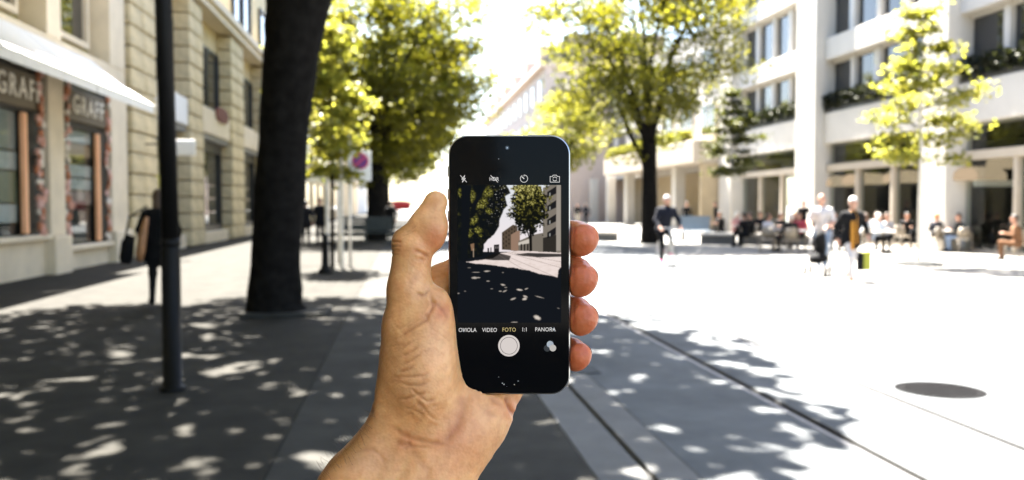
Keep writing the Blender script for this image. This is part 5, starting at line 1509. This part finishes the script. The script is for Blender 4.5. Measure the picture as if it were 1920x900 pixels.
for a0 in (20, 200):
    sline(ic, [(c[0] + 0.95 * math.cos(a), c[1] + 0.95 * math.sin(a)) for a in np.radians(np.linspace(a0, a0 + 135, 9))], 0.26, ZT)
ic.build('camera_icon', E_WHITE, screen)
c = px(954.2, 648.2)
disc(MB(), c, 5.15, ZT, 48, r0=4.15).build('shutter_ring', E_BTN, screen)
disc(MB(), c, 3.95, ZT, 48).build('shutter_button', E_BTN, screen)
for (x, y, m_, dz) in ((1026, 653, E_DIM, 0), (1031.5, 645.5, E_GREY, 0.006), (1036.5, 652.5, emis('display_filter', (0.55, 0.53, 0.50), 0.95), 0.012)):
    disc(MB(), px(x, y), 1.62, ZT + dz, 24).build('filter_dot', m_, screen)

# ================================================================== the hand
def rot_z(deg):
    c, s = math.cos(math.radians(deg)), math.sin(math.radians(deg))
    return np.array([[c, -s, 0], [s, c, 0], [0, 0, 1.0]])

FING = {   # joints MCP, PIP, DIP, tip with radii; the tips curl round the phone's right edge
    'index': [(np.array([-33, -11, -15.5]), 10.5), (np.array([0, 8, -19]), 9.2), (hp(1050, 441, -15.5), 8.5), (hp(1078, 447, -8), 8.4), (hp(1095, 447, -1.5), 7.3)],
    'middle': [(np.array([-24, -28, -15.5]), 11), (np.array([8, -10, -20]), 9.4), (hp(1052, 507, -16), 8.5), (hp(1078, 515, -8), 8.3), (hp(1093, 523, -0.5), 7.4)],
    'ring': [(np.array([-13, -47, -15.5]), 10.5), (np.array([12, -30, -20]), 9.2), (hp(1052, 580, -16), 8.3), (hp(1078, 588, -8), 8.0), (hp(1094, 596, -0.8), 7.2)],
    'pinky': [(hp(938, 728, -15), 10.3), (np.array([12, -49, -17]), 8.0), (hp(1050, 654, -14), 7.2), (hp(1070, 661, -7.5), 7.0), (hp(1085, 666, -1.2), 6.3)],
}

def phone_sdf(P, g):
    q = np.abs(P) - np.array([PW + g, PH + g, PT + g])
    r = 9.2
    q2 = np.maximum(np.abs(P[:, :2]) - np.array([PW + g - r, PH + g - r]), 0)
    d2 = np.linalg.norm(q2, axis=1) - r + np.minimum(np.maximum(q[:, 0] + r, q[:, 1] + r), 0)
    d = np.stack([d2, q[:, 2]], 1)
    return np.minimum(d.max(1), 0) + np.linalg.norm(np.maximum(d, 0), axis=1)

def hand_sdf(P):
    # forearm: two bones' worth of flesh, flattened
    ax = np.array([-0.50, -0.72, 0.30])
    L0, L1 = hp(741, 820, -3), hp(676, 918, 8)
    R0, R1 = hp(872, 796, -6), hp(812, 892, 3)
    L2, R2 = L1 + ax * 230, R1 + ax * 225
    d = cone(P, L0, L1, 16.0, 18.5)
    d = smin(d, cone(P, L1, L2, 18.5, 30), 6)
    d = smin(d, cone(P, R0, R1, 16.5, 17.0), 14)
    d = smin(d, cone(P, R1, R2, 17.0, 29), 12)
    d = smin(d, cone(P, hp(805, 815, -4), hp(745, 905, 4), 16.5, 18), 12)
    # tendons under the wrist skin
    d = smin(d, cone(P, hp(815, 818, 11.8), hp(768, 905, 21.8), 3.0, 3.2), 4)
    d = smin(d, cone(P, hp(770, 822, 10.5), hp(722, 905, 22.0), 2.6, 3.0), 4)
    # palm
    palm = cone(P, hp(800, 805, -5), np.array([-33, -13, -15]), 16, 11)
    palm = smin(palm, cone(P, hp(815, 805, -6), np.array([-24, -28, -15.5]), 16, 11.2), 9)
    palm = smin(palm, cone(P, hp(835, 805, -6), np.array([-13, -47, -15.5]), 16, 11), 9)
    palm = smin(palm, cone(P, hp(868, 800, -6), hp(938, 730, -14.5), 17, 11.2), 9)
    palm = smin(palm, ellip(P, hp(893, 774, -8), (15, 17, 12), rot_z(-40)), 7)
    d = smin(d, palm, 12)
    # thumb column: metacarpal, thenar cushion, proximal and distal phalanx
    mc = cone(P, hp(748, 768, -1), hp(766, 612, 3), 12.6, 11.6)
    th = ellip(P, hp(797, 698, 7), (15.8, 31, 15.5), rot_z(3))
    th = smin(th, ellip(P, hp(800, 625, 6), (12.0, 23, 11.0), rot_z(-14)), 8)
    th = smin(th, mc, 9)
    d = smin(d, th, 6.5)
    d = smin(d, cone(P, hp(800, 612, 1), hp(838, 600, -11), 8.5, 9), 6)      # web to the index finger
    prox = cone(P, hp(766, 612, 4), hp(768, 540, 5), 11.6, 9.7)
    prox = smin(prox, cone(P, hp(768, 540, 5), hp(773, 470, 5), 9.7, 9.3), 5)
    d = smin(d, prox, 5)
    dist = cone(P, hp(776, 460, 4.5), hp(800, 424, 4.2), 9.2, 7.9)
    dist = smin(dist, cone(P, hp(800, 424, 4.2), hp(817, 380, 3.2), 7.7, 5.7), 4)
    dist = smin(dist, ellip(P, hp(814, 436, 6), (6.2, 9.6, 6.3), rot_z(-14)), 3.5)
    dist = smin(dist, ellip(P, hp(763, 452, 3), (6.6, 6.2, 7), rot_z(-30)), 4)       # knuckle
    d = smin(d, dist, 2.6)
    # four fingers behind the phone, kept apart beyond the palm
    kk = 1.1 + 4.5 / (1 + np.exp((P[:, 0] + 6) / 5.0))
    for name, ch in FING.items():
        f = None
        for (a, ra), (b, rb) in zip(ch[:-1], ch[1:]):
            c = cone(P, a, b, ra, rb)
            f = c if f is None else smin(f, c, 2.5)
        a, ra = ch[-1]
        f = smin(f, ellip(P, a + np.array([-1.8, -1.6, 0.6]), (ra * 0.92, ra * 0.98, ra * 0.80)), 2.0)    # pad
        d = smin(d, f, kk)
    # flesh gives way to the phone
    dp = -phone_sdf(P, 0.12)
    h = np.clip(0.5 - 0.5 * (dp - d) / 0.9, 0, 1)
    d = dp + (d - dp) * h + 0.9 * h * (1 - h)
    return d

Vh, Fh = surface(hand_sdf, (-215, -300, -40), (50, 45, 110), 1.5, coarse=4, newton=2)
Vh, Fh = subdivide_quads(Vh, Fh)
Vh = newton_fit(hand_sdf, Vh, 0.8, 2)
_, G = gradient(hand_sdf, Vh, 0.15)
Nh = G / np.maximum(np.linalg.norm(G, axis=1), 1e-6)[:, None]

# creases and wrinkles, drawn where the photograph has them: (points in px, depth mm, half width mm)
kx = (DMM - Vh[:, 2]) / DMM
PXh = (Vh[:, 0] - 5 / SPX) * SPX / kx + 960
PYh = -(Vh[:, 1] - 46 / SPX) * SPX / kx + 450
front = np.clip(Nh[:, 2] * 3 + 0.4, 0, 1)
CREASE = [
    ([(803, 482), (797, 478), (786, 472), (776, 470)], 0.75, 0.7),
    ([(806, 486), (795, 487), (785, 484)], 0.3, 0.6),
    ([(804, 544), (797, 552), (790, 553), (782, 549)], 0.5, 0.7),
    ([(806, 549), (812, 575), (800, 600), (780, 612), (764, 622), (752, 632)], 0.55, 0.9),
    ([(812, 572), (805, 585), (795, 594)], 0.4, 0.6),
    ([(800, 590), (778, 605), (760, 616)], 0.28, 0.6),
    ([(806, 562), (818, 570), (832, 583), (842, 600)], 0.35, 0.9),
    ([(780, 636), (765, 645), (752, 656)], 0.35, 0.6), ([(785, 650), (770, 660), (755, 668)], 0.35, 0.6),
    ([(788, 664), (772, 676), (755, 684)], 0.4, 0.6), ([(778, 684), (766, 693), (750, 698)], 0.34, 0.6),
    ([(800, 704), (778, 706), (755, 707), (742, 706)], 0.38, 0.6), ([(806, 716), (786, 722), (768, 722), (752, 718)], 0.4, 0.7),
    ([(800, 736), (784, 740), (762, 747), (748, 748)], 0.42, 0.7), ([(770, 728), (788, 744), (800, 752), (815, 750)], 0.34, 0.6),
    ([(780, 752), (794, 764), (806, 780), (818, 786)], 0.38, 0.7), ([(760, 764), (776, 768), (796, 782)], 0.34, 0.7),
    ([(865, 740), (868, 765), (862, 790), (848, 812), (832, 828)], 0.38, 2.4),
    ([(838, 834), (812, 830), (790, 826), (772, 822), (752, 812), (738, 800)], 0.42, 1.0),
    ([(774, 838), (764, 833), (752, 832), (742, 828)], 0.4, 1.1), ([(770, 826), (762, 838), (758, 842)], 0.4, 1.2),
    ([(810, 838), (790, 838), (770, 836)], 0.32, 0.8), ([(768, 842), (785, 858), (800, 880), (806, 900)], 0.22, 1.8),
    ([(680, 845), (700, 842), (715, 855), (722, 870)], 0.28, 0.9),
    ([(946, 742), (952, 758), (962, 776), (968, 786)], 0.9, 1.0), ([(918, 742), (924, 752), (940, 760)], 0.35, 1.0),
    ([(896, 758), (910, 772), (935, 782)], 0.2, 1.3),
    ([(736, 454), (744, 453), (752, 455)], 0.5, 0.5), ([(734, 462), (742, 461), (752, 462)], 0.5, 0.5), ([(733, 470), (742, 469), (750, 470)], 0.5, 0.5),
    ([(732, 478), (740, 477), (748, 477)], 0.35, 0.5), ([(762, 436), (772, 430), (780, 424)], 0.3, 0.5), ([(756, 442), (768, 437), (778, 433)], 0.25, 0.5),
    ([(695, 778), (693, 760), (698, 742)], 0.9, 1.6),
    ([(1077, 423), (1074, 441), (1076, 457), (1073, 475)], 0.35, 0.8), ([(1098, 435), (1102, 449), (1099, 462)], 0.14, 0.9),
    ([(1077, 493), (1074, 511), (1076, 527), (1073, 545)], 0.35, 0.8), ([(1098, 505), (1102, 519), (1099, 532)], 0.14, 0.9),
    ([(1077, 566), (1074, 584), (1076, 600), (1073, 618)], 0.35, 0.8), ([(1098, 578), (1102, 592), (1099, 605)], 0.14, 0.9),
    ([(1074, 638), (1071, 656), (1073, 672), (1070, 690)], 0.35, 0.8), ([(1095, 650), (1099, 664), (1096, 677)], 0.14, 0.9),
]
rng = np.random.default_rng(5)
for i in range(30):      # fine criss-cross lines on the thenar cushion and heel
    cx, cy = rng.uniform(745, 830), rng.uniform(610, 800)
    an = math.radians(rng.uniform(-42, -8) if rng.random() < 0.7 else rng.uniform(20, 60)); L = rng.uniform(9, 26)
    CREASE.append(([(cx - L * math.cos(an), cy - L * math.sin(an)), (cx, cy + rng.uniform(-2, 2)), (cx + L * math.cos(an), cy + L * math.sin(an))], rng.uniform(0.08, 0.2), 0.45))
for i in range(14):      # proximal thumb
    cx, cy = rng.uniform(745, 800), rng.uniform(495, 540)
    an = math.radians(rng.uniform(25, 60)); L = rng.uniform(6, 14)
    CREASE.append(([(cx - L * math.cos(an), cy - L * math.sin(an)), (cx + L * math.cos(an), cy + L * math.sin(an))], rng.uniform(0.06, 0.14), 0.45))
disp = np.zeros(len(Vh)); cre = np.zeros(len(Vh))
for pts, dep, wd in CREASE:
    P2 = np.array(pts, float)
    m = (PXh > P2[:, 0].min() - 20) & (PXh < P2[:, 0].max() + 20) & (PYh > P2[:, 1].min() - 20) & (PYh < P2[:, 1].max() + 20)
    idx = np.nonzero(m)[0]
    if not len(idx): continue
    Q = np.stack([PXh[idx], PYh[idx]], 1)
    wob = (vnoise(Q[:, 0] / 9, Q[:, 1] / 9, 3) - 0.5) * 4
    best = np.full(len(idx), 1e9); tpos = np.zeros(len(idx))
    for i in range(len(P2) - 1):
        ab = P2[i + 1] - P2[i]
        t = np.clip(((Q - P2[i]) @ ab) / (ab @ ab), 0, 1)
        dd = np.linalg.norm(Q - P2[i] - t[:, None] * ab, axis=1)
        b = dd < best
        best[b] = dd[b]; tpos[b] = (i + t[b]) / (len(P2) - 1)
    dist_mm = np.abs(best + wob * 0.5) / SPX
    taper = np.clip(np.minimum(tpos, 1 - tpos) * 6 + 0.25, 0, 1)
    g = np.exp(-(dist_mm / wd) ** 2) * taper
    lip = np.exp(-((dist_mm - 2.2 * wd) / (1.2 * wd)) ** 2) * taper * 0.28
    disp[idx] += (-g + lip) * dep * front[idx]
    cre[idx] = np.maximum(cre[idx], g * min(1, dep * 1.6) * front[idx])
n3 = (fbm(Vh[:, 0] / 7, Vh[:, 1] / 7, 51) - 0.5) * 0.5 + (fbm(Vh[:, 1] / 2.2 + Vh[:, 2] / 3, Vh[:, 0] / 2.2, 52, 3) - 0.5) * 0.16
clear = np.clip(phone_sdf(Vh, 0.1) / 1.2, 0, 1)
Vh = Vh + Nh * (disp * clear + n3 * clear)[:, None]

# skin tone: redder at finger tips, heel and thumb pad, painted shade browning the left flank of thumb and wrist
red = np.zeros(len(Vh)); flank_shade = np.zeros(len(Vh)); pale = np.zeros(len(Vh))
def blob(x, y, r): return np.exp(-((PXh - x) ** 2 + (PYh - y) ** 2) / (r * r))
for name, ch in FING.items():
    a, ra = ch[-1]
    red = np.maximum(red, np.exp(-(((Vh - a) ** 2).sum(1)) / 17.0 ** 2))
red = np.maximum.reduce([red, 0.55 * blob(820, 450, 28), 0.45 * blob(830, 585, 22), 0.3 * blob(765, 832, 26), 0.5 * blob(960, 765, 24), 0.3 * blob(860, 830, 60), 0.4 * blob(815, 480, 20)])
pale = np.maximum.reduce([0.6 * blob(815, 660, 40), 0.5 * blob(790, 710, 45), 0.5 * blob(900, 800, 45), 0.4 * blob(700, 870, 50), 0.4 * blob(775, 540, 20)])
flank_shade = np.clip(1.65 - Nh[:, 2] * 1.8, 0, 1) * np.clip((778 - PXh) / 36, 0, 1)
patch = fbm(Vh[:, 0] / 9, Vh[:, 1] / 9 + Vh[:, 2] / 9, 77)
base = np.array([0.765, 0.378, 0.152]); cred = np.array([0.50, 0.072, 0.024]); cpal = np.array([0.84, 0.47, 0.25]); cshade = np.array([0.20, 0.078, 0.012])
mott = fbm(Vh[:, 0] / 3.2 + 9, Vh[:, 1] / 3.2 + Vh[:, 2] / 4, 78, 3) - 0.5
C = base[None] * (0.84 + 0.32 * patch[:, None]) * (1 + mott[:, None] * np.array([0.10, 0.26, 0.34]))
C = C * (1 - pale[:, None] * 0.8) + cpal * pale[:, None] * 0.8
C = C * (1 - flank_shade[:, None] * 0.9) + cshade * flank_shade[:, None] * 0.9
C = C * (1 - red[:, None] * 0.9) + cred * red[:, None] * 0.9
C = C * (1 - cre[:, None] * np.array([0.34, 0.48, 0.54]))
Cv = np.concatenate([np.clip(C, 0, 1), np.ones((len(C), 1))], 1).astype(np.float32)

M_SKIN = bpy.data.materials.new('skin')
M_SKIN.use_nodes = True
nt = M_SKIN.node_tree
b = nt.nodes['Principled BSDF']
b.inputs['Roughness'].default_value = 0.40
b.inputs['Specular IOR Level'].default_value = 0.32
b.inputs['Subsurface Weight'].default_value = 0.35
b.inputs['Subsurface Radius'].default_value = (1.0, 0.32, 0.14)
b.inputs['Subsurface Scale'].default_value = 0.0035
a = nt.nodes.new('ShaderNodeAttribute'); a.attribute_name = 'tone'
tc = nt.nodes.new('ShaderNodeTexCoord')
n1 = nt.nodes.new('ShaderNodeTexNoise'); n1.inputs['Scale'].default_value = 260; n1.inputs['Detail'].default_value = 4
mx = nt.nodes.new('ShaderNodeMix'); mx.data_type = 'RGBA'; mx.blend_type = 'MULTIPLY'; mx.inputs['Factor'].default_value = 0.35
rp = nt.nodes.new('ShaderNodeValToRGB'); rp.color_ramp.elements[0].position = 0.35; rp.color_ramp.elements[0].color = (0.72, 0.60, 0.52, 1); rp.color_ramp.elements[1].position = 0.6
nt.links.new(tc.outputs['Object'], n1.inputs['Vector']); nt.links.new(n1.outputs['Fac'], rp.inputs['Fac'])
nt.links.new(a.outputs['Color'], mx.inputs['A']); nt.links.new(rp.outputs['Color'], mx.inputs['B'])
nt.links.new(mx.outputs['Result'], b.inputs['Base Color'])
v1 = nt.nodes.new('ShaderNodeTexVoronoi'); v1.inputs['Scale'].default_value = 620
n2 = nt.nodes.new('ShaderNodeTexNoise'); n2.inputs['Scale'].default_value = 520; n2.inputs['Detail'].default_value = 5
nt.links.new(tc.outputs['Object'], v1.inputs['Vector']); nt.links.new(tc.outputs['Object'], n2.inputs['Vector'])
ad = nt.nodes.new('ShaderNodeMath'); ad.operation = 'ADD'
nt.links.new(v1.outputs['Distance'], ad.inputs[0]); nt.links.new(n2.outputs['Fac'], ad.inputs[1])
bp = nt.nodes.new('ShaderNodeBump'); bp.inputs['Strength'].default_value = 0.35; bp.inputs['Distance'].default_value = 0.00035
nt.links.new(ad.outputs[0], bp.inputs['Height']); nt.links.new(bp.outputs['Normal'], b.inputs['Normal'])

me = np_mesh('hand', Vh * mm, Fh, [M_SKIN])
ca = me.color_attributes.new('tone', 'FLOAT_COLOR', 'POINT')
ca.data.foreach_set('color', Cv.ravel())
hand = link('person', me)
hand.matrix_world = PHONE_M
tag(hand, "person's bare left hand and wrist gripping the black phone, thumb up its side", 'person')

# nails on the far side of the finger tips
M_NAIL = mat('finger_nail', (0.62, 0.36, 0.27), rough=0.28, var=0.06, scale=400)
for name, ch in FING.items():
    (a, ra), (t, rt) = ch[-2], ch[-1]
    ax = (t - a) / np.linalg.norm(t - a)
    dors = np.array([0.45, 0.30, -0.85]); dors -= ax * (dors @ ax); dors /= np.linalg.norm(dors)
    sid = np.cross(ax, dors)
    vs, fs = [], []
    for i in range(7):
        for j in range(7):
            u, v = i / 6 * 2 - 1, j / 6 * 2 - 1
            an = v * 0.72
            s_ = t + ax * (u * 4.6 - 2.2 - 0.8 * v * v)
            rr = rt * 1.0 + 0.30 - 0.35 * max(u, 0) ** 2
            vs.append(tuple((s_ + (dors * math.cos(an) + sid * math.sin(an)) * rr) * mm))
    for i in range(6):
        for j in range(6):
            fs.append((i * 7 + j, i * 7 + j + 1, (i + 1) * 7 + j + 1, (i + 1) * 7 + j))
    o = MB().add(vs, fs).build('fingernail', M_NAIL, hand, smooth=True)

# fine hairs along the outer wrist
hb = MB()
rng = np.random.default_rng(11)
cand = np.nonzero((PYh > 770) & (PYh < 1000) & (PXh < 735) & (Nh[:, 2] < 0.75) & (Nh[:, 2] > -0.5))[0]
for i in rng.choice(cand, min(170, len(cand)), replace=False):
    p0 = Vh[i]; n0 = Nh[i]
    drift = np.array([-0.25, 0.75, 0.1]) + rng.normal(0, 0.25, 3)
    L = rng.uniform(3.5, 8.5)
    p1 = p0 + (n0 * 0.75 + drift * 0.5) * L * 0.5
    p2 = p1 + (n0 * 0.25 + drift * 0.8) * L * 0.5
    hb.tube([tuple(p0 * mm), tuple(p1 * mm), tuple(p2 * mm)], [0.00005, 0.00004, 0.00001], n=3, cap=False)
o = hb.build('hair', mat('arm_hair', (0.05, 0.028, 0.014), rough=0.5, var=0), hand)
